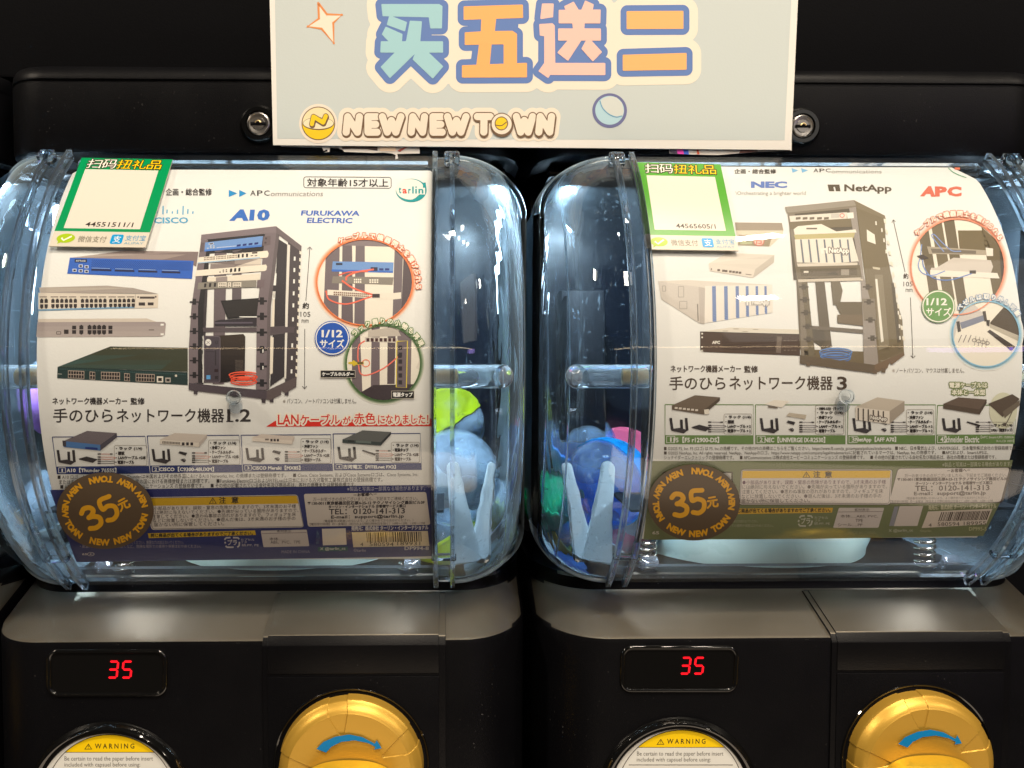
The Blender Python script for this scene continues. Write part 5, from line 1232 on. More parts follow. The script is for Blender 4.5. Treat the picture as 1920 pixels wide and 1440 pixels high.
# ------------------------------------------------------------------ right poster
def rack_right(A):
    pl = (138, 128, 118); ps = (118, 106, 86); dk = (92, 80, 62); bk = (78, 68, 52); PW = (232, 226, 212)
    q = lambda X, Y: (1520 + X / 4.8, 280 + Y / 4.8)       # first look at the right side
    P = lambda pts, c, l: A.poly(pts, c, l)
    Q = lambda pts, c, l: A.poly([q(*p) for p in pts], c, l)
    # back
    P([(1478, 400), (1600, 390), (1612, 520), (1488, 525)], bk, 10)
    P([(1493, 520), (1510, 520), (1522, 650), (1500, 655)], (100, 88, 68), 11); P([(1528, 522), (1545, 520), (1560, 650), (1540, 655)], dk, 11); P([(1557, 520), (1572, 518), (1580, 545), (1575, 570), (1562, 572)], (104, 92, 70), 11)
    P([(1564, 566), (1622, 566), (1624, 612), (1570, 606), (1576, 590)], (96, 82, 56), 12); P([(1570, 590), (1620, 590), (1622, 612), (1570, 604)], (110, 92, 66), 13)
    # side wall
    P([(1604, 380), (1658, 405), (1662, 470), (1680, 560), (1692, 600), (1695, 660), (1668, 680), (1640, 690), (1622, 520)], (112, 98, 70), 12)
    P([(1640, 515), (1655, 515), (1670, 680), (1650, 690)], (132, 120, 96), 13); P([(1641, 523), (1645, 523), (1657, 640), (1652, 642)], PW, 14); P([(1625, 430), (1640, 440), (1642, 458), (1626, 452)], PW, 13); P([(1636, 500), (1650, 502), (1650, 506), (1637, 504)], (200, 190, 165), 13)
    P([(1671, 530), (1677, 530), (1690, 650), (1684, 660)], (80, 68, 48), 13)
    for i, (x, y) in enumerate(((1641, 415), (1652, 428), (1656, 447), (1660, 468), (1667, 490), (1672, 515), (1680, 560), (1683, 583), (1685, 608), (1686, 630))): P([(x, y), (x + 2.6, y), (x + 3.2, y + 7), (x + 0.4, y + 7)], PW, 15)
    for y in range(410, 650, 20):
        x = 1657 + (y - 405) * 0.158; P([(x - 1, y), (x + 3, y + 1), (x + 4, y + 9), (x, y + 8)], (232, 224, 206), 15)
    # top
    P([(1472, 388), (1601, 375), (1605, 385), (1475, 399)], (148, 138, 124), 14); P([(1475, 399), (1605, 385), (1606, 390), (1478, 402)], (126, 114, 96), 14); P([(1601, 375), (1659, 404), (1661, 411), (1606, 390)], (122, 108, 82), 14)
    # posts
    P([(1477, 402), (1490, 400), (1520, 600), (1530, 672), (1502, 680), (1500, 560)], (126, 114, 98), 13); P([(1502, 520), (1513, 520), (1528, 668), (1517, 676)], (104, 92, 68), 14)
    P([(1592, 390), (1605, 388), (1620, 520), (1638, 585), (1648, 692), (1620, 690), (1618, 600), (1614, 520)], (150, 140, 132), 16); P([(1616, 560), (1640, 560), (1643, 600), (1620, 602)], (128, 116, 100), 17)
    for x, y in ((1507, 538), (1509, 562), (1511, 586), (1514, 612), (1516, 636), (1627, 538), (1629, 566), (1632, 600), (1636, 634)): P([(x - 4, y - 5), (x + 4, y - 5), (x + 4, y + 5), (x - 4, y + 5)], (72, 60, 44), 18); P([(x - 9, y - 1.5), (x + 9, y - 1.5), (x + 9, y + 1.5), (x - 9, y + 1.5)], (72, 60, 44), 18)
    # units
    P([(1480, 405), (1588, 398), (1588, 410), (1482, 416)], (224, 214, 200), 17); A.rect(1558, 401, 1574, 409, (196, 190, 180), 18, slope=-1); A.ring(1579, 404, 4, 3.6, 1.4, (208, 110, 96), 19); [A.rect(x, 407.5, x + 9, 412, (110, 96, 80), 18, slope=-.8) for x in (1492, 1505, 1518, 1532, 1545)]
    P([(1588, 399), (1600, 398), (1601, 409), (1589, 410)], (236, 230, 218), 17); P([(1480, 416), (1600, 408), (1600, 425), (1482, 430)], (112, 98, 70), 15)
    P([(1496, 424), (1540, 420), (1568, 434), (1604, 430), (1606, 436), (1490, 440), (1488, 430)], (232, 224, 208), 18); A.rect(1512, 427, 1532, 430, (110, 98, 84), 19)
    P([(1488, 440), (1604, 434), (1600, 447), (1492, 450)], (184, 172, 120), 16)
    P([(1490, 449), (1598, 445), (1610, 490), (1560, 494), (1494, 492)], (228, 220, 206), 19)
    for i in range(7): x = 1500 + i * 14.6; P([(x, 449), (x + 3.2, 449), (x + 8.2, 492), (x + 4.8, 492)], (104, 108, 118), 20)
    A.poly([(1538, 466), (1550, 465), (1552, 475), (1548.5, 475.2), (1547.5, 468.5), (1543.8, 468.8), (1544.6, 475.5), (1540.5, 475.8)], (236, 230, 218), 22); A.text('NetApp', 1554, 464, 1592, 477, (240, 235, 224), 23, 0.04, slope=0.5, outline=1.5, ocolor=(120, 108, 100), olayer=21)
    P([(1494, 494), (1608, 492), (1608, 497), (1496, 500)], (214, 204, 188), 17)
    P([(1492, 500), (1612, 497), (1616, 520), (1496, 522)], (110, 98, 76), 18); P([(1500, 504), (1606, 502), (1608, 516), (1502, 518)], (90, 78, 58), 19); A.rect(1507, 508, 1516, 511.5, (222, 214, 200), 20); A.rect(1577, 505, 1592, 516, (150, 140, 126), 20); P([(1548, 514), (1566, 508), (1572, 516)], (72, 62, 44), 20)
    P([(1496, 524), (1618, 520), (1618, 526), (1497, 529)], (200, 188, 170), 16)
    # shelf, cable, base
    P([(1512, 610), (1622, 618), (1626, 626), (1512, 616)], (104, 92, 76), 15); P([(1520, 616), (1545, 620), (1548, 640), (1540, 650), (1524, 640)], bk, 12)
    P([(1508, 655), (1640, 660), (1690, 640), (1694, 658), (1640, 684), (1508, 668)], (104, 88, 58), 13)
    for k in range(4): A.ring(1567, 660 + k * 4, 30 - k, 7, 2.4, (70, 110, 176) if k % 2 else (100, 140, 200), 16)
    P([(1500, 666), (1640, 684), (1640, 700), (1500, 682)], (92, 76, 56), 17); P([(1640, 684), (1695, 660), (1696, 666), (1672, 684), (1668, 680), (1664, 690), (1640, 700)], (112, 88, 64), 17)
    for x, y in ((1511, 678), (1636, 692), (1652, 690)): P([(x, y), (x + 9, y + 2), (x + 8, y + 9), (x + 1, y + 8)], (98, 78, 58), 18)

def right_poster():
    surf = CylSurf(INS); W = (234, 230, 220); GR = (100, 140, 72); gi = (70, 58, 44)
    p0, p1 = surf.map([(1222.5, 650)], 0)[0], surf.map([(1917, 650)], 0)[0]
    zt, zb = surf.map([(1500, 313)], 0)[0][2], surf.map([(1500, 1009)], 0)[0][2]
    root = empty('capsule_toy_poster', ((p0[0] + p1[0]) / 2, 0.005, 0.0), 'cream poster with olive green bottom band and pale brown rack picture', 'poster', 'posters behind the clear windows')
    sheet(surf, (p0[0], p1[0], zb, zt, -0.001), root, cut=(0.009, 0.012))
    B = lambda n, A, **k: A.build(n, root, **k)
    A = Art(surf); A.text('企画・総合監修', 1377, 317, 1455, 325.5, (84, 76, 66), 3, 0.012)
    A.poly([(1484, 315), (1497, 319.5), (1486, 324)], (130, 185, 222), 3); A.poly([(1502, 315), (1515, 319.5), (1504, 324)], (130, 185, 222), 3)
    for i, ch in enumerate('APC'): A.text(ch, 1525 + i * 11.5, 316, 1534.5 + i * 11.5, 323, (80, 74, 66), 3, 0.012)
    A.text('ommunications', 1559, 318.5, 1653, 325, (120, 112, 100), 3, -0.004); B('heading_line', A)
    A = Art(surf); A.curve([(1778, 314.5), (1786, 322), (1800, 329), (1812, 333)], 1.6, (90, 160, 120), 3); A.rect(1790, 314, 1800, 318, (226, 120, 90), 3); B('oval_logo', A)
    A = Art(surf); A.text('NEC', 1408, 340, 1476, 352.5, (104, 128, 190), 3, 0.055); A.text('\\Orchestrating a brighter world', 1379, 358.5, 1511, 368, (150, 142, 130), 3); B('blue_logo', A)
    A = Art(surf); nc = (94, 82, 66); A.poly([(1551.5, 346), (1574, 346), (1576, 358.5), (1567.5, 358.5), (1565.5, 350.5), (1562.5, 350.5), (1564.5, 358.5), (1554.5, 358.5)], nc, 3); A.text('NetApp', 1583, 345.5, 1672, 362.5, nc, 3, 0.03, slope=0.8); B('brown_logo', A)
    A = Art(surf); rd = (214, 112, 88); A.text('A', 1725, 348.5, 1754, 368, rd, 3, 0.06, slope=1, skew=4); A.text('P', 1753, 349.5, 1776, 368.5, rd, 3, 0.06); A.text('C', 1776, 349.5, 1803, 368.5, rd, 3, 0.06); B('red_logo', A)
    # devices
    A = Art(surf); A.poly([(1378, 417), (1466, 418), (1469, 432), (1380, 432)], (160, 146, 128), 5); A.poly([(1380, 432), (1469, 432), (1466, 442), (1444, 462), (1384, 460)], (214, 204, 182), 5); A.poly([(1385, 440), (1448, 443), (1442, 462), (1384, 459)], (156, 142, 116), 6); A.rect(1388, 444, 1410, 458, (176, 178, 140), 7); A.rect(1393, 448, 1406, 453, (130, 128, 96), 8)
    A.ell(1423, 452, 10, 9.4, (226, 210, 190), 8); A.ring(1423, 452, 9.4, 8.6, 1.5, (206, 100, 84), 9); A.text('f5', 1416.5, 446, 1429, 458, (206, 100, 84), 10, 0.02); B('brown_device_print', A)
    A = Art(surf); A.poly([(1329, 494), (1364, 474), (1452, 478), (1416, 505)], grad((228, 220, 206), (212, 202, 188), (1340, 476), (1420, 500)), 5); A.poly([(1329, 494), (1416, 505), (1412, 521), (1331, 508)], (220, 210, 196), 6); A.poly([(1416, 505), (1452, 478), (1451, 492), (1412, 521)], (196, 186, 172), 6)
    for x in (1345, 1354, 1359, 1367, 1373, 1379, 1385): A.rect(x, 504.5 + (x - 1345) * .12, x + 5, 508.5 + (x - 1345) * .12, (110, 98, 88), 7)
    A.line([(1398, 514), (1409, 515.4)], 1.4, (130, 118, 106), 7); A.rect(1333, 503, 1335, 506.5, (120, 110, 100), 7); B('white_device_print', A)
    A = Art(surf); A.poly([(1234, 527), (1290, 525), (1450, 534), (1318, 540)], (214, 205, 192), 5); A.poly([(1234, 527), (1316, 539), (1319, 607), (1311, 606), (1240, 561)], (204, 195, 184), 6); A.poly([(1310, 538), (1322, 540), (1321, 608), (1312, 606)], (188, 178, 168), 7); A.poly([(1322, 536), (1448, 534), (1449, 586), (1321, 606)], (230, 222, 210), 6)
    for i, (x, wd) in enumerate(((1335, 7), (1357.5, 6.5), (1379, 6), (1398, 5.2), (1416.5, 4.6), (1433, 4.2))):
        t = (x - 1322) / 126; y1 = 605 - t * 19; A.poly([(x, 536.5), (x + wd, 536.3), (x + wd + 1.4, y1), (x + 1.4, y1)], (128, 148, 190), 7)
        for k in range(int((y1 - 538) / 3.2)): A.line([(x + .5, 540 + k * 3.2), (x + wd + .6, 537.8 + k * 3.2)], 1.0, (84, 104, 156), 8)
    A.rect(1396.5, 562, 1444, 573, (200, 192, 182), 8); A.poly([(1400, 563), (1408, 563), (1408, 572), (1405.5, 572), (1405.5, 566), (1402.5, 566), (1402.5, 572), (1400, 572)], (240, 235, 225), 9); A.text('NetApp', 1410, 561.5, 1442, 574, (240, 235, 226), 10, 0.04, outline=1.2, ocolor=(150, 140, 130), olayer=9)
    for x, y, a, b in ((1272, 537, 10, 20), (1242, 536, 6, 10), (1274, 565, 14, 14)): A.frame(x, y, x + a, y + b, 1, 0.9, (150, 142, 132), 8)
    A.line([(1308, 570), (1309, 602)], 2, (130, 122, 114), 8); B('striped_device_print', A)
    A = Art(surf); A.poly([(1312, 622), (1370, 614), (1500, 618), (1500, 628)], (222, 214, 198), 5); A.poly([(1313, 622), (1500, 627), (1500, 667), (1320, 660), (1313, 656)], (86, 70, 60), 6)
    for i in range(9): A.line([(1354, 630 + i * 3), (1454, 632.5 + i * 3.2)], 0.9, (66, 54, 46), 7)
    A.poly([(1457, 631), (1466, 631), (1464, 662), (1455, 661)], (120, 106, 94), 8); A.text('APC', 1335, 639, 1350, 645, (232, 226, 214), 8, 0.05); [A.rect(1315, y, 1318, y + 3, (226, 220, 206), 8) for y in (624, 631, 649, 656)]
    [A.rect(x, y, x + 3, y + 1.4, (140, 126, 112), 8) for x in (1470, 1477, 1484, 1490) for y in (638, 648, 656)]; A.line([(1313, 622), (1500, 627)], 1, (60, 48, 40), 8); [A.rect(x, y, x + 10, y + 1.2, (170, 158, 140), 8) for x, y in ((1375, 616), (1412, 617), (1355, 620), (1392, 621))]; B('dark_device_print', A)
    A = Art(surf); rack_right(A); pw_ = lin((232, 226, 212)); A.C = [tuple(v * 0.94 + q * 0.06 for v, q in zip(c, pw_)) for c in A.C]; B('rack_picture', A)  # picture colours mixed slightly towards the paper colour
    A = Art(surf); A.line([(1675, 413), (1697, 510)], 1.1, gi, 3); A.line([(1672.5, 417.5), (1674.6, 412), (1679, 415.5)], 1.2, gi, 4); A.text('約', 1694, 513, 1703.5, 522.5, gi, 3, 0.01); A.text('105', 1694, 528, 1711, 537, gi, 3); A.text('mm', 1698, 541.5, 1711, 547.5, gi, 3); A.curve([(1707, 558), (1709, 600), (1711.5, 670)], 1.1, gi, 3); A.line([(1708, 666.5), (1712, 671.5), (1716, 667)], 1.2, gi, 4); B('height_arrow', A)
    # insets
    A = Art(surf); cx, cy, rx, ry = 1796, 500, 88, 90; inset_photo(A, cx, cy, rx, ry, (236, 150, 118), W)
    C = lambda pts, c, l: (lambda q_: A.poly(q_, c, l) if len(q_) > 2 else None)(clip_ell(pts, cx, cy, rx - 1.5, ry - 1.5))
    br = (112, 100, 78)
    C([(1718, 420), (1738, 412), (1762, 560), (1748, 590), (1736, 510)], br, 5); C([(1744, 410), (1764, 406), (1790, 560), (1776, 600)], (120, 108, 84), 5); C([(1768, 408), (1788, 405), (1812, 560), (1800, 600)], br, 5); C([(1796, 432), (1842, 432), (1860, 470), (1800, 478)], (116, 102, 74), 6); C([(1840, 425), (1890, 470), (1886, 560), (1865, 570)], (110, 96, 70), 6); C([(1874, 470), (1890, 480), (1886, 540), (1878, 530)], (78, 66, 50), 7)
    C([(1738, 462), (1860, 470), (1856, 478), (1742, 476)], (172, 160, 140), 8); C([(1848, 464), (1862, 466), (1862, 480), (1850, 480)], (230, 222, 208), 9); C([(1745, 466), (1830, 470), (1830, 476), (1748, 474)], (120, 110, 96), 9)
    C([(1756, 502), (1788, 483), (1858, 488), (1862, 500), (1858, 512), (1744, 510), (1746, 502)], (206, 196, 184), 8); C([(1744, 506), (1870, 512), (1874, 522), (1744, 518)], (232, 224, 210), 9); A.rect(1818, 507, 1830, 513, (76, 66, 58), 11)
    bl = (130, 155, 205)
    A.curve([(1770, 472), (1756, 455), (1747, 442), (1752, 440), (1768, 456), (1785, 470), (1802, 471)], 1.8, bl, 10); A.curve([(1728, 458), (1726, 480), (1722, 498), (1730, 512), (1750, 516), (1772, 508)], 1.8, bl, 12); A.curve([(1730, 480), (1732, 500), (1748, 520), (1780, 525), (1822, 513)], 1.8, (110, 140, 200), 12); A.poly([(1719, 480), (1730, 477), (1742, 484), (1728, 487)], (80, 70, 64), 13); B('cable_inset_photo', A)
    A = Art(surf); A.arc('ケーブルで機器同士を繋げられる', cx - 2, cy - 2, rx + 8, ry + 8, 140, 33, 11, (238, 230, 212), 24, bold=0.03, outline=1.6, ocolor=(210, 116, 88)); B('cable_caption', A)
    A = Art(surf); cx, cy, rx, ry = 1849, 626, 63, 62; inset_photo(A, cx, cy, rx, ry, (140, 192, 220), W)
    C = lambda pts, c, l: (lambda q_: A.poly(q_, c, l) if len(q_) > 2 else None)(clip_ell(pts, cx, cy, rx - 1.5, ry - 1.5))
    C([(1786, 596), (1826, 570), (1846, 590), (1795, 612), (1788, 640)], (206, 198, 190), 6); C([(1800, 605), (1846, 590), (1849, 600), (1803, 617)], (130, 134, 150), 7); C([(1793, 603), (1799, 602), (1802, 621), (1796, 623)], (78, 68, 60), 8); C([(1842, 584), (1848, 583), (1851, 602), (1846, 603)], (78, 68, 60), 8)
    C([(1857, 604), (1882, 576), (1912, 592), (1914, 632), (1856, 610)], (84, 70, 50), 6); C([(1856, 607), (1912, 630), (1910, 640), (1856, 614)], (186, 176, 158), 7); C([(1849, 600), (1856, 600), (1855, 612), (1850, 610)], (66, 56, 46), 8); C([(1851, 622), (1856, 618), (1904, 650), (1896, 658)], (76, 66, 60), 8); A.ell(1896, 654, 4, 3, (110, 90, 180), 9)
    for x in (1798, 1807, 1816): A.line([(x + 5, 628), (x - 1, 642)], 1.5, (130, 120, 118), 8)
    for i in range(4): A.ring(1827 + i * 8, 638 + i * 1.8, 4, 3, 1.0, (120, 110, 104), 8); A.line([(1830 + i * 7, 630 + i * 2), (1827 + i * 7, 648 + i * 1.5)], 0.9, (130, 120, 112), 8)
    B('parts_inset_photo', A)
    A = Art(surf); A.arc('ベゼルは取り外し可能', cx, cy, rx + 8, ry + 8, 134, 34, 10.5, (240, 236, 226), 24, bold=0.02, outline=1.5, ocolor=(104, 138, 176)); B('parts_caption', A)
    A = Art(surf); A.ell(1759.5, 574.5, 31.5, 31, (110, 148, 92), 25); A.ell(1759.5, 574.5, 30.2, 29.7, (236, 230, 216), 26); A.ell(1759.5, 574.5, 28, 27.4, (108, 152, 84), 27); A.text('1/12', 1737, 559, 1776, 572.5, (240, 236, 224), 28, 0.03); A.text('サイズ', 1737, 577, 1783, 592, (240, 236, 224), 28, 0.03); B('size_badge', A)
    A = Art(surf); A.text('※', 1673, 692, 1678, 698, (190, 180, 170), 3); A.text('ノートパソコン、マウスは付属しません。', 1680, 690, 1808, 699.5, (104, 94, 88), 3); B('footnote', A)
    A = Art(surf); A.text('ネットワーク機器メーカー', 1257.5, 685, 1389, 698, (74, 60, 50), 3, 0.016); A.text('監修', 1395.5, 686, 1421, 698.5, (74, 60, 50), 3, 0.016)
    A.text('手のひら', 1255.5, 706, 1360, 731, (78, 64, 52), 3, 0.010, big=True); A.text('ネットワーク機器', 1368, 705, 1561, 731, (78, 64, 52), 3, 0.008, big=True); A.text('3', 1569.5, 706, 1588, 731, (78, 64, 52), 3, 0.02, big=True); B('title_lettering', A)
    A = Art(surf); A.text('電源ケーブルは', 1780.5, 717, 1851, 727, (236, 230, 212), 8, 0.02, outline=1.9, ocolor=(122, 134, 84)); A.text('本体と一体型', 1784.5, 730.5, 1847, 740.5, (236, 230, 212), 8, 0.02, outline=1.9, ocolor=(122, 134, 84)); B('cable_note', A)
    dkc = (96, 82, 70)
    def d1(A): slab(A, (1303, 741), (1350, 745), (1320, 769), (1260, 760), 8, (112, 98, 84), (104, 90, 76), (84, 72, 60)); ports(A, 1264, 762, 1310, 767, 6, 1, (214, 204, 190), 13, slope=5); A.poly([(1320, 768), (1329, 767), (1330, 776), (1321, 777)], (226, 218, 204), 13)
    def d2(A): A.poly([(1433, 758), (1452, 750), (1480, 752), (1466, 764)], (234, 226, 212), 10); A.rect(1440, 761, 1458, 764, (120, 108, 96), 11, slope=2); A.poly([(1474, 780), (1480, 774), (1512, 778), (1510, 786)], (190, 178, 160), 10)
    def d3(A): slab(A, (1645, 745), (1696, 752), (1668, 771), (1604, 763), 24, (196, 184, 168), (224, 214, 200), (164, 152, 138)); [A.rect(1608 + 9.4 * i, 765 + i * 1.2, 1610.6 + 9.4 * i, 788 + i * .8, (84, 74, 66), 13) for i in range(6)]; A.text('NetApp', 1632, 779, 1663, 788, (232, 226, 214), 15, 0.04, slope=3, outline=1.5, ocolor=(110, 98, 90), olayer=14)
    def d4(A):
        slab(A, (1797, 745), (1850, 749), (1837, 768), (1769, 757), 9, (104, 88, 76), (88, 74, 62), (80, 68, 58)); A.ell(1881, 770, 26, 34, (214, 212, 186), 5); A.poly([(1853, 757), (1898, 739), (1912, 748), (1880, 782)], (92, 78, 66), 11); A.poly([(1880, 772), (1912, 750), (1912, 760), (1884, 784)], (112, 100, 86), 12); A.line([(1898, 772), (1888, 792), (1884, 798)], 1.6, (104, 92, 82), 12); A.rect(1881, 793, 1887, 799, (84, 74, 66), 13)
    La = ['・ラック (1/4)', '・棚板', '・LANケーブル × 2', '・電源ケーブル × 2']; Lb = ['・19BM-1U21（ラック）', '・ラック (1/4)', '・冷却ファン', '・ケーブルホルダー', '・LANケーブル × 2', '・電源ケーブル']; Lc = ['・ラック (1/4)', '・冷却ファン', '・ケーブルホルダー', '・LANケーブル × 2', '・電源ケーブル × 2']; Ld = ['・ラック (1/4)', '・PDU（電源タップ）']
    gn = (108, 138, 78)
    for k, a in ((0, ((1247, 1412.5), 758.5, 832, 816, 0, gn, '1', ('F5【F5 r12900-DS】', (1263, 1348)), d1, La, 0.3)), (1, ((1416.5, 1585), 759, 832, 816, 0, gn, '2', ('NEC【UNIVERGE IX-R2530】', (1434, 1547)), d2, Lb, 0.2)),
                 (1, ((1590, 1754), 759, 832, 816, -1, gn, '3', ('NetApp【AFF A70】', (1604, 1680)), d3, Lc, 0)), (2, ((1758, 1905), 760, 832, 815, -3, gn, '4', ('Schneider Electric', (1770, 1836)), d4, Ld, -0.5))):
        A = Art(surf); product_box(A, *a, kind=k, cable=(110, 100, 110))
        if k == 2: A.text('【APC Smart-UPS 1500VA', 1839, 816.5, 1901, 822.5, (228, 226, 214), 6); A.text('3U LCD 100V】', 1868, 824, 1901, 829.5, (228, 226, 214), 6)
        B('product_box', A)
    A = Art(surf)
    A.text('■ ©2025 F5, Inc. F5 (ロゴ) は F5, Inc.の商標です。その他のF5の商標はこちらをご覧ください。https://www.f5.com/ja_jp/company/policies/trademarks　■ NEC、日本電気および、UNIVERGEは、日本電気株式会社の登録商標です', 1245, 837, 1904, 846, (90, 80, 72), 3, slope=-1)
    A.text('■ ©2025 NetApp, Inc. All rights reserved. NetApp、NetAppのロゴ、https://www.netapp.com/company/legal/trademarks/に記載されているマークは、NetApp, Inc.の商標です。　■APCおよび、Smart-UPSは、', 1245, 845.5, 1853, 854, (90, 80, 72), 3, slope=-1)
    A.text('シュナイダーエレクトリックの登録商標です。　■ APCommunications は株式会社エービーコミュニケーションズ の登録商標です。　■ その他の記載されている会社名及び商品名は、各社の商標または登録商標です。', 1245, 854, 1868, 862, (90, 80, 72), 3, slope=-1); B('legal_lines', A)
    A = Art(surf); A.poly([(1222, 864.5), (1550, 864), (1899, 862.5), (1884, 925), (1843.5, 1005), (1520, 1010.5), (1206.5, 1012)], (118, 126, 84), 2); B('foot_band', A)
    A = Art(surf); A.text('※製品と写真は一部異なる場合があります。', 1767, 867, 1897, 875.5, (206, 204, 180), 4, slope=-1.5); A.text('65', 1223, 996, 1236, 1002, (220, 214, 200), 4, 0.02); A.text('無理な力は加えないでください。', 1372, 974.5, 1421, 980, (176, 172, 146), 4); A.text('所での使用や保管はおやめください。', 1366, 982.5, 1450, 988.5, (176, 172, 146), 4); A.text('MADE IN CHINA', 1590, 996, 1642, 1001.5, (150, 150, 112), 4); A.text('©tarlin', 1725, 993, 1746, 997.5, (188, 184, 140), 4); A.text('DP995-5', 1817, 988, 1850, 995, (196, 192, 150), 4, 0.01); A.text('発売元：株式会社 ターリン・インターナショナル', 1741, 947.5, 1868, 956, (206, 202, 168), 4, 0.008, slope=-3); B('foot_lettering', A)
    A = Art(surf); A.frame(1243, 885.5, 1373, 915, 1, 2.4, (74, 66, 48), 3); A.rect(1245, 887, 1371, 915, (206, 200, 190), 3.4); B('hidden_panel', A)
    A = Art(surf); A.rrect(1389, 879.5, 1674, 947, 5, (70, 58, 52), 4, lean=-4); A.rrect(1390, 880.5, 1673, 946, 5, (226, 216, 208), 5, lean=-4); A.frame(1391.5, 882, 1671, 944, 4, 0.8, (74, 60, 56), 6, lean=-4)
    A.poly([(1392.5, 883), (1670, 882.5), (1668.5, 896), (1391.5, 896.5)], (240, 192, 30), 7); A.poly([(1512, 884), (1504.5, 895.5), (1519.5, 895.5)], (80, 64, 20), 8); A.poly([(1512, 886.4), (1506.6, 894.5), (1517.4, 894.5)], (240, 192, 30), 9); A.text('!', 1511.3, 888, 1512.7, 894, (80, 64, 20), 10, 0.02); A.text('注', 1525, 883.5, 1538, 895.5, (66, 54, 30), 8, 0.01); A.text('意', 1546.5, 883.5, 1560, 895.5, (66, 54, 30), 8, 0.01)
    for i, t in enumerate(NOTE): A.text(t, 1392 - i * .6, 900.5 + i * 8.7, 1392 - i * .6 + 269 * NOTEW[i], 908.6 + i * 8.7, (104, 62, 84) if i == 0 else (84, 70, 66), 7, slope=-1.2)
    B('caution_panel', A)
    A = Art(surf); A.poly([(1384, 953.5), (1562, 952), (1560, 961), (1382, 964)], (222, 176, 58), 4); A.text('同じ商品が出てくる場合がありますのでご了承ください。', 1376, 954, 1557, 961.5, (84, 68, 34), 5, 0.008, slope=-1.5); B('yellow_strip', A)
    A = Art(surf); A.poly(Art.rr(1683, 878, 1897, 944.5, 5, -17, -2), (76, 64, 56), 4); A.poly(Art.rr(1684, 879, 1893, 943, 5, -17, -2), (222, 212, 204), 5)
    for t, a, b, c, d, bo in (('－お客様へ－', 1776, 879.5, 1819, 886, .015), ('万一お気づきの点がございましたら、下記までご連絡ください。', 1696, 888.5, 1888, 895.5, 0), ('〒130-0011東京都墨田区石原4-25-12 テクノサイシング墨田ビル3F', 1683, 896, 1889, 902, .01), ('ターリン・インターナショナル お客様サービス窓口', 1717, 903.5, 1860, 909.5, .006), ('TEL：0120-141-313', 1716, 911, 1855, 920.5, .03), ('E-mail：support@tarlin.jp', 1714, 922, 1848, 930.5, .02), ('（電話番号は間違いのないよう、よく確かめてからおかけください。）', 1699, 932, 1855, 936.8, -.005), ('【電話受付時間】月～金曜日（祝日および弊社特休日を除く）10時～12時、13時～17時', 1669, 938, 1862, 943.2, -.005)): A.text(t, a, b, c, d, (88, 72, 64), 6, bo, slope=-1.5)
    B('contact_panel', A)
    A = Art(surf); A.rrect(1573, 952, 1658, 989.5, 2, (214, 204, 198), 4, lean=-11); A.line([(1571, 960), (1655, 959)], 0.8, (120, 106, 96), 5); A.text('素材表示', 1602, 953, 1630, 958.5, (90, 78, 72), 6); A.text('本体‥‥ABS, PVC,', 1576, 965, 1646, 971, (90, 78, 72), 6); A.text('TPE', 1604, 973, 1618, 979, (90, 78, 72), 6); A.text('シール‥‥PP', 1571, 981, 1617, 987, (90, 78, 72), 6); B('material_panel', A)
    A = Art(surf); wc = (196, 194, 176)
    for p in ([(1499, 971), (1502, 967.5), (1509, 967)], [(1514, 967), (1521, 967.5), (1523.5, 971)], [(1523, 976), (1521, 983), (1517, 986)], [(1511, 986.3), (1500, 986), (1497, 982)], [(1497, 979), (1498, 975)]): A.line(p, 3, wc, 4)
    A.text('プラ', 1502, 971, 1519, 982, wc, 4, 0.02); A.text('カプセル', 1527, 968, 1553, 973, wc, 4); A.text('フタ', 1528, 974, 1538, 978, wc, 4); A.text('袋:PP, PE', 1526, 979, 1556, 984.5, wc, 4); B('recycling_mark', A)
    A = Art(surf); A.rect(1687, 949, 1731, 986.5, (220, 208, 200), 4, lean=-11, slope=-.5); A.poly([(1677, 950), (1685, 949.5), (1676, 986), (1667, 986)], (150, 150, 160), 4); A.text('X @tarlin_cc', 1666, 992, 1712, 999, (196, 196, 176), 4, 0.012, slope=-1); B('blank_code_field', A)
    A = Art(surf); A.poly([(1740, 959), (1861, 954), (1849, 983), (1728, 990)], (224, 210, 196), 4); random.seed(5); x = 1765.0
    while x < 1856:
        wv = random.choice((0.9, 1.3, 1.9, 2.6)); y0 = 961 - (x - 1745) * .03; A.rect(x, y0, x + wv, y0 + 17, (76, 60, 48), 5, lean=-6); x += wv + random.choice((0.9, 1.2, 1.9))
    A.text('4', 1741, 981.5, 1747, 987.5, (80, 66, 56), 6); A.text('580594', 1758, 979.5, 1799, 986.5, (80, 66, 56), 6, slope=-.8); A.text('189955', 1807, 978, 1849, 985, (80, 66, 56), 6, slope=-.8); B('barcode', A)
    price_sticker((1301, 942), 86.5, 71.5, math.radians(5), 232, CylSurf(0), 'round brown price sticker with nearly level digits on the green banded window')
    pay_sticker([(1189.5, 304), (1351, 308), (1385, 470), (1213, 467.5)], 0.833, ((0.118, 0.148), (0.905, 0.772)), '44565605/1', (84, 158, 52), 'lime green payment sticker numbered 44565605 on the window', (0.10, 0.015, 0.93, 0.118), CylSurf(0))
right_poster()

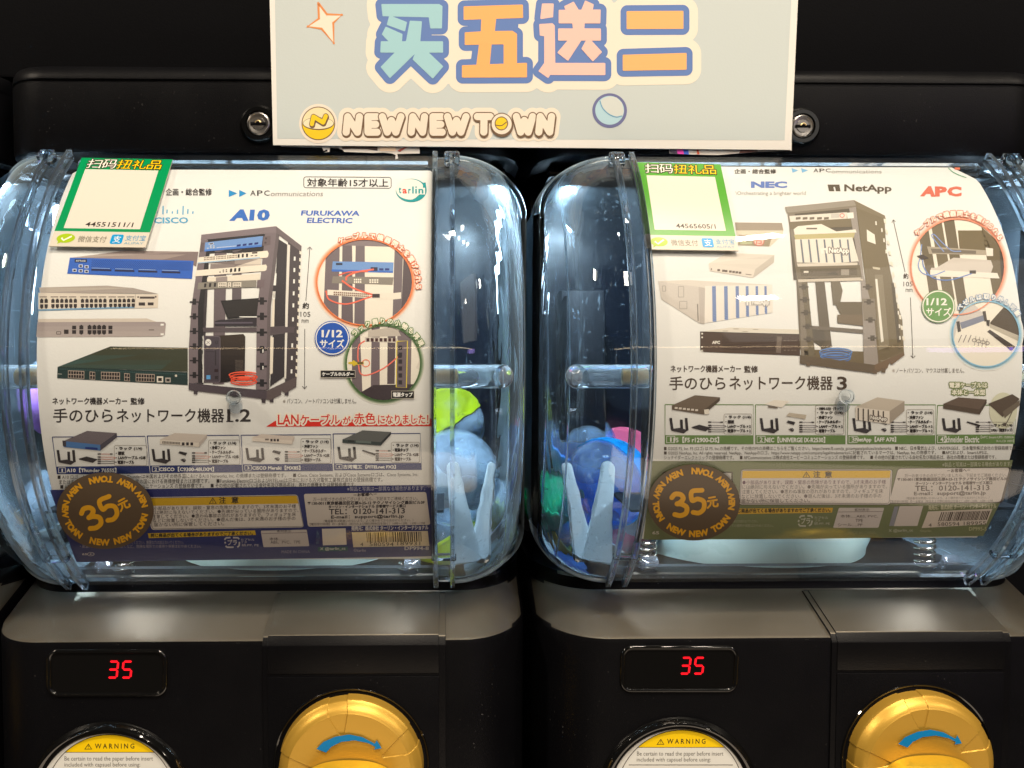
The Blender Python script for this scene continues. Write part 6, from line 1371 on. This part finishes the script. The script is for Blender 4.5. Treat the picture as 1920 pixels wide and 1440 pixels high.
# ------------------------------------------------------------------ clear latch pins in the middle of the windows
def latch_pin(px, py, label):
    s_ = CylSurf(0); c = s_.map([(px, py)], 0)[0]; n = np.array([0, c[1] - YC, c[2] - ZC]); n /= np.linalg.norm(n)
    root = empty('latch_pin', tuple(c), label, 'latch pin', 'clear latch pins on the windows')
    q = Vector((0, -1, 0)).rotation_difference(Vector(n)).to_matrix()
    def place(v): return [tuple(Vector(c) + q @ Vector(p)) for p in v]
    v, f = lathe_vf([(0.0002, -0.0046), (0.0026, -0.0046), (0.0034, -0.0040), (0.0037, -0.0030), (0.0034, -0.0012), (0.0022, -0.0008), (0.0022, 0.0)], (0, 0, 0), 'y', 40); obj('knob', place(v), f, 'glass', root, angle=0.6)
    v, f = lathe_vf([(0.0002, -0.0002), (0.0030, -0.0002), (0.0032, 0.0), (0.0032, 0.0006)], (0, 0, -0.0050), 'y', 40); obj('lower_disc', place(v), f, 'wshade', root, angle=0.6)  # translucent disc set just below the knob
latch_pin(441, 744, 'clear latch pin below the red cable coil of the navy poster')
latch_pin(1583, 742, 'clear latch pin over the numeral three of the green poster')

# ------------------------------------------------------------------ promotion sign taped across the two covers
def sign():
    zb = at(1000, 276, 0.0625)[2]
    surf = PlaneSurf(0.0622, -0.065, zb); th = 0.0012
    root = empty('promotion_sign', tuple(surf.map([(1000, 276)], 0)[0]), 'white bordered promotion sign with big outlined Chinese characters and bubble lettering', 'sign')
    quad = [(502, -150), (1503, -150), (1483.5, 281), (512, 272)]
    a = surf.map(quad, 0); b = a + np.array([0, th, 0])
    obj('board', list(a) + list(b), [(3, 2, 1, 0), (4, 5, 6, 7), (0, 1, 5, 4), (1, 2, 6, 5), (2, 3, 7, 6), (3, 0, 4, 7)], 'matt_ink', root, cols=[lin((230, 228, 222))] * 6)
    B = lambda n, A: A.build(n, root, 'matt_ink', base=0.00005, unit=0.00003)
    A = Art(surf)
    A.poly([(513, -150), (1491, -150), (1471, 263), (520, 260)], (197, 206, 205), 0, step=30)
    B('printed_field', A)
    star = [(597, 6), (613, 27), (641, 28), (625, 43), (626, 81), (603, 54), (577, 50), (598, 35)]
    A = Art(surf); A.poly(star, (236, 226, 208), 2); A.line(star + [star[0]], 4.2, (222, 142, 82), 3); [A.ell(x, y, 2.1, 2.1, (222, 142, 82), 3.5, n=12) for x, y in star]; B('star_print', A)
    k = lambda ox, sc: (lambda pts: [(ox + x / sc, y / sc) for x, y in pts])
    c1, c2, c3 = k(500, 4.8), k(800, 4.8), k(1100, 4.174)
    chars = [('buy_character', (160, 205, 214), [c1([(1040, 45), (1550, 45), (1575, 60), (1570, 250), (1480, 250), (1465, 150), (1050, 140)]), c1([(1110, 148), (1255, 205), (1240, 275), (1090, 220)]), c1([(1075, 250), (1215, 312), (1210, 382), (1115, 382), (1045, 310)]), c1([(1035, 380), (1580, 380), (1580, 468), (1030, 468)]), c1([(1295, 195), (1390, 200), (1375, 382), (1340, 470), (1110, 695), (1035, 605), (1170, 466), (1262, 370)]), c1([(1340, 490), (1360, 466), (1440, 466), (1580, 600), (1495, 700), (1322, 535)])]),
             ('five_character', (250, 178, 108), [c2([(340, 66), (858, 50), (860, 155), (340, 172)]), c2([(500, 150), (620, 150), (605, 292), (578, 390), (560, 582), (455, 582), (480, 390), (495, 290)]), c2([(350, 300), (500, 290), (770, 286), (805, 310), (805, 582), (700, 582), (700, 402), (690, 392), (350, 398)]), c2([(325, 596), (895, 574), (895, 690), (325, 692)])]),
             ('gift_character', (240, 196, 184), [c2([(1045, 40), (1135, 40), (1130, 150), (1030, 165)]), c2([(1020, 225), (1130, 218), (1145, 235), (1150, 580), (1120, 650), (1092, 694), (1015, 640), (1065, 570), (1065, 320), (1025, 315)]), c2([(1120, 575), (1600, 575), (1600, 670), (1120, 668)]), c2([(1245, 62), (1320, 25), (1365, 100), (1262, 104)]), c2([(1395, 100), (1430, 15), (1495, 45), (1485, 100)]), c2([(1195, 98), (1558, 95), (1555, 205), (1195, 205)]), c2([(1315, 200), (1415, 200), (1410, 268), (1325, 268)]), c2([(1190, 265), (1560, 265), (1560, 360), (1190, 360)]), c2([(1290, 350), (1390, 355), (1270, 540), (1185, 475)]), c2([(1440, 368), (1475, 370), (1568, 470), (1495, 545), (1400, 440)])]),
             ('two_character', (244, 182, 116), [c3([(318, 95), (750, 92), (750, 220), (318, 222)]), c3([(288, 436), (775, 422), (775, 540), (288, 548)])])]
    A = Art(surf); allp = [p for _, _, ps in chars for p in ps]; A.dilate_polys(allp, 29, (234, 226, 210), 2, step=2.2)
    A.poly([(715, 5), (1270, 5), (1270, 140), (715, 120)], (234, 226, 210), 2.5); B('cream_cloud', A)
    for nme, col, ps in chars:
        A = Art(surf); A.dilate_polys(ps, 12.8, (98, 128, 188), 4, step=1.1)
        if nme == 'two_character':
            for p in ps: A.poly(p, (98, 128, 188), 4.3)
        else: A.poly([(min(x for p in ps for x, y in p) + 12, min(y for p in ps for x, y in p) + 10), (max(x for p in ps for x, y in p) - 12, min(y for p in ps for x, y in p) + 10), (max(x for p in ps for x, y in p) - 22, max(y for p in ps for x, y in p) - (22 if 'buy' not in nme else 66)), (min(x for p in ps for x, y in p) + 22, max(y for p in ps for x, y in p) - (22 if 'buy' not in nme else 66))], (98, 128, 188), 4.3)
        for i, p in enumerate(ps): A.poly(p, col, 6 + i * 0.4); A.dilate_polys([p], 1.6, col, 5.8 + i * 0.4, step=0.8)
        B(nme, A)
    # round capsule logo
    A = Art(surf); bw = (112, 88, 66); A.ell(597, 232, 36, 37, (236, 224, 208), 2); A.ell(597, 231.5, 31.5, 31.5, bw, 3); A.ell(597, 231.5, 29.8, 29.8, (238, 222, 178), 4)
    A.poly([(597 + 29.8 * math.cos(a), 231.5 + 29.8 * math.sin(a)) for a in np.linspace(0.05, math.pi - 0.05, 24)] , (240, 202, 30), 5); A.ell(597, 232, 29.3, 12, bw, 6); A.ell(597, 231.4, 28.2, 10.6, (238, 226, 190), 7)
    nseg = [(585, 233, 588, 219), (588, 219, 606, 230), (606, 230, 611, 218)]
    A.field([(a, b, c, d) for a, b, c, d in nseg], 5.4, bw, 8, step=0.7, shift=(0.8, 2.2)); A.field(nseg, 5.2, bw, 9, step=0.7); A.field(nseg, 3.9, (240, 204, 34), 10, step=0.7); B('capsule_logo', A)
    # bubble lettering NEW NEW TOWN
    A = Art(surf)
    def let(ch, x, w_):
        y0, y1 = 219, 248; S = {'N': [(0, 1, .12, 0), (.12, 0, .85, 1), (.85, 1, 1, 0)], 'E': [(0, 0, .9, 0), (0, 0, 0, 1), (0, .5, .8, .5), (0, 1, .95, 1)], 'W': [(0, 0, .27, 1), (.27, 1, .5, .25), (.5, .25, .74, 1), (.74, 1, 1.02, 0)], 'T': [(0, 0, 1, 0), (.52, 0, .5, 1)], 'O': []}[ch]
        return [(x + a * w_, y0 + b * (y1 - y0), x + c * w_, y0 + d * (y1 - y0)) for a, b, c, d in S]
    spec = [('N', 649, 25), ('E', 690, 18), ('W', 717, 34), ('N', 771, 25), ('E', 812, 18), ('W', 839, 34), ('T', 895, 24), ('W', 968, 30), ('N', 1010, 24)]
    hal = [s_ for c_, x, w_ in spec for s_ in let(c_, x, w_)] + [(925, 232, 955, 232)]
    A.field(hal, 17, (236, 225, 208), 2, step=2); lv = 3
    for c_, x, w_ in spec:
        A.field(let(c_, x, w_), 8.6, bw, lv, step=0.9, shift=(0.8, 2.4)); A.field(let(c_, x, w_), 8.6, bw, lv + .5, step=0.9); A.field(let(c_, x, w_), 6.7, (236, 224, 206), lv + 1, step=0.9); lv += 1.5
    A.ell(941, 235.5, 21.5, 22, bw, lv); A.ell(940.5, 233, 20.6, 21, bw, lv + .5); A.ell(940.5, 233, 18.8, 19.2, (236, 224, 206), lv + 1); A.ell(940, 232, 12.6, 13, bw, lv + 1.5); A.ell(940, 232, 10.8, 11.2, (242, 204, 36), lv + 2); A.curve([(929, 235), (940, 236), (950, 229)], 1.8, bw, lv + 2.5); B('bubble_lettering', A)
    # ball
    A = Art(surf); A.ell(1143, 207.5, 32.5, 32.5, (108, 112, 156), 3); A.ell(1143, 207, 27, 27, (178, 212, 224), 4); A.poly([(1125, 190), (1131, 184.5), (1143, 180.5), (1156, 183), (1166, 193), (1169.5, 208), (1167, 217), (1155, 219), (1140, 213), (1130, 203)], (208, 214, 210), 5); A.curve([(1124.5, 189), (1130, 203), (1142, 214.5), (1155, 219.5), (1166.5, 217.5)], 1.8, (100, 160, 196), 6); B('ball_print', A)
sign()
# torn remains of older notices showing below the sign
def torn(name, pts, label, strips, y=0.0640):
    surf = PlaneSurf(y); root = empty(name, tuple(surf.map([pts[0]], 0)[0]), label, 'paper scrap')
    a = surf.map(pts, 0.0004); b = surf.map(pts, 0.0); n = len(pts)
    tr = tessellate_polygon([[Vector((x, yy, 0)) for x, yy in pts]])
    f = [tuple(t) for t in tr] + [tuple(i + n for i in t) for t in tr] + [(i, (i + 1) % n, (i + 1) % n + n, i + n) for i in range(n)]
    obj('paper', list(a) + list(b), f, 'matt_ink', root, cols=[lin((206, 200, 194))] * len(f))
    for p, c in strips:
        A = Art(surf); A.poly(p, c, 1); A.build('printed_strip', root, 'matt_ink', base=0.0006)
torn('torn_notice', [(527, 262), (527, 275), (604, 277), (607, 283), (613, 280), (615, 284), (608, 286), (618, 285), (619, 277), (634, 278), (642, 281), (646, 285), (700, 287), (718, 286), (735, 288), (742, 291), (741, 299), (747, 297), (745, 289), (787, 288), (786, 262)], 'torn white paper scrap hanging below the sign over the navy poster machine', [([(640, 262), (708, 262), (708, 283), (690, 280), (660, 279), (642, 280)], (70, 54, 50)), ([(745, 283), (757, 277), (763, 277), (750, 285)], (150, 60, 50)), ([(712, 262), (744, 262), (742, 284), (712, 283)], (222, 196, 170))])
torn('torn_notice', [(1253, 262), (1255, 288), (1300, 290), (1345, 291), (1420, 285), (1484, 283), (1484, 262)], 'paper scrap with pink and blue stripes hanging below the sign', [([(1253, 262), (1265, 262), (1270, 289), (1256, 287)], (70, 64, 84)), ([(1265, 262), (1276, 262), (1282, 289.5), (1270, 289)], (226, 66, 180)), ([(1276, 262), (1289, 262), (1291, 290), (1282, 289.5)], (52, 92, 200)), ([(1302, 262), (1305, 262), (1311, 290), (1307, 290)], (200, 80, 50)), ([(1392, 270), (1418, 270), (1420, 284.5), (1385, 288)], (112, 74, 66))])

# ------------------------------------------------------------------ capsules in the cases
def capsule(c, r, axis, top, bottom, label, seamcol=None, slip=None):
    root = empty('toy_capsule', tuple(c), label, 'capsule', 'toy capsules inside the cases')
    q = Vector((0, 0, 1)).rotation_difference(Vector(axis)).to_matrix()
    place = lambda v: [tuple(Vector(c) + q @ Vector(p)) for p in v]
    up_ = [(r * math.cos(t), r * math.sin(t)) for t in np.linspace(0.03, math.pi / 2 - 0.005, 22)]
    upi = [((r - 0.0009) * math.cos(t), (r - 0.0009) * math.sin(t)) for t in np.linspace(math.pi / 2 - 0.005, 0.03, 22)]
    v, f = lathe_vf(up_ + upi, (0, 0, 0), 'z', 48); obj('upper_shell', place(v), f, top, root, angle=0.6)
    lo = [(a, -b) for a, b in up_][::-1] + [(r + 0.0006, -0.0006), (r + 0.0006, 0.0010), (r - 0.001, 0.0012)]
    v, f = lathe_vf(lo, (0, 0, 0), 'z', 48); obj('lower_shell', place(v), f, bottom, root, angle=0.6)
    if slip:
        bm = bmesh.new(); n = 10
        for j in (0, 1):
            for i in range(n + 1):
                a = -1.2 + 2.4 * i / n; bm.verts.new(((r * 0.72) * math.sin(a), -(r * 0.72) * math.cos(a), -0.3 * r + j * r * 0.75 + 0.002 * math.sin(a * 5)))
        bm.verts.ensure_lookup_table()
        for i in range(n): bm.faces.new((bm.verts[i], bm.verts[i + 1], bm.verts[n + 2 + i], bm.verts[n + 1 + i]))
        vv = [tuple(x.co) for x in bm.verts]; ff = [[x.index for x in fc.verts] for fc in bm.faces]
        bm.verts.index_update(); ff = [[x.index for x in fc.verts] for fc in bm.faces]; bm.free()
        o_ = obj('paper_slip', place(vv), ff, slip, root); md = o_.modifiers.new('thick', 'SOLIDIFY'); md.thickness = 0.0003
    return root
def pp(name, c, rough=0.28, trans=0.0):
    m = principled(name, c, rough, spec=0.55, rvar=0.04); b = m.node_tree.nodes['Principled BSDF']
    b.inputs['Subsurface Weight'].default_value = 0.0; b.inputs['Transmission Weight'].default_value = trans; return m
M['cblue'] = pp('blue_capsule', (0.01, 0.33, 0.85)); M['cgreen'] = pp('green_capsule', (0.0, 0.36, 0.16)); M['clime'] = pp('lime_capsule', (0.42, 0.52, 0.01)); M['cpink'] = pp('pink_capsule', (0.85, 0.13, 0.24)); M['cpurp'] = pp('purple_capsule', (0.28, 0.12, 0.45)); M['cwhite'] = pp('white_capsule', (0.66, 0.68, 0.66)); M['cyell'] = pp('yellow_capsule', (0.75, 0.42, 0.03))
M['cclear'] = clear_plastic('clear_capsule', (0.94, 0.96, 0.97), (0.60, 0.70, 0.78), haze=0.20, rough=0.04, bump=0.3, edgepow=0.4)
M['cclearb'] = clear_plastic('clear_blue_capsule', (0.55, 0.78, 0.96), (0.15, 0.4, 0.8), haze=0.08, rough=0.04, bump=0.2, edgepow=0.4)
CX = lambda px, py, y: at(px, py, y)
capsule(CX(853, 895, 0.092), 0.0290, (0.25, -0.35, 0.9), 'cclear', 'cclear', 'clear capsule with a white paper slip behind the navy poster machine right end', slip='cwhite')
capsule(CX(846, 795, 0.118), 0.0235, (0.5, -0.1, -0.85), 'cclear', 'clime', 'lime and clear capsule lying above the clear one')
capsule(CX(842, 1010, 0.118), 0.0240, (-0.5, 0.2, 0.8), 'cclear', 'clime', 'lime capsule half hidden low behind the white forked guide')
capsule(CX(1135, 905, 0.094), 0.0275, (-0.55, -0.55, -0.2), 'cclearb', 'cblue', 'blue and clear capsule behind the left end of the green poster machine')
capsule(CX(1088, 842, 0.132), 0.0240, (0.3, -0.4, 0.9), 'cclearb', 'cblue', 'pale blue capsule peeking out behind the larger blue one')
capsule(CX(1165, 872, 0.138), 0.0250, (-0.2, 0.2, -0.95), 'cclear', 'cpink', 'pink capsule showing above the large blue one')
capsule(CX(1046, 940, 0.134), 0.0230, (0.2, -0.2, 0.9), 'cgreen', 'cgreen', 'green capsule in the low corner beside the large blue one')
capsule(CX(1085, 1000, 0.125), 0.0200, (0.2, -0.4, 0.7), 'cclear', 'cyell', 'yellow and clear capsule low in the corner under the blue one')
capsule(CX(38, 742, 0.115), 0.0280, (-0.3, 0.3, 0.8), 'cclear', 'cpurp', 'purple capsule seen through the left end of the navy poster machine')
capsule(CX(40, 950, 0.112), 0.0270, (0.3, -0.3, 0.8), 'cclear', 'cwhite', 'white and clear capsule low in the left end of the navy poster machine')
capsule(CX(912, 955, 0.128), 0.0230, (-0.4, -0.5, 0.7), 'cclear', 'cwhite', 'white capsule low between the prongs of the left forked guide', slip='clime')
capsule(CX(1168, 985, 0.118), 0.0240, (0.5, -0.5, 0.6), 'cclear', 'cwhite', 'white and clear capsule below the large blue one', slip='cpink')
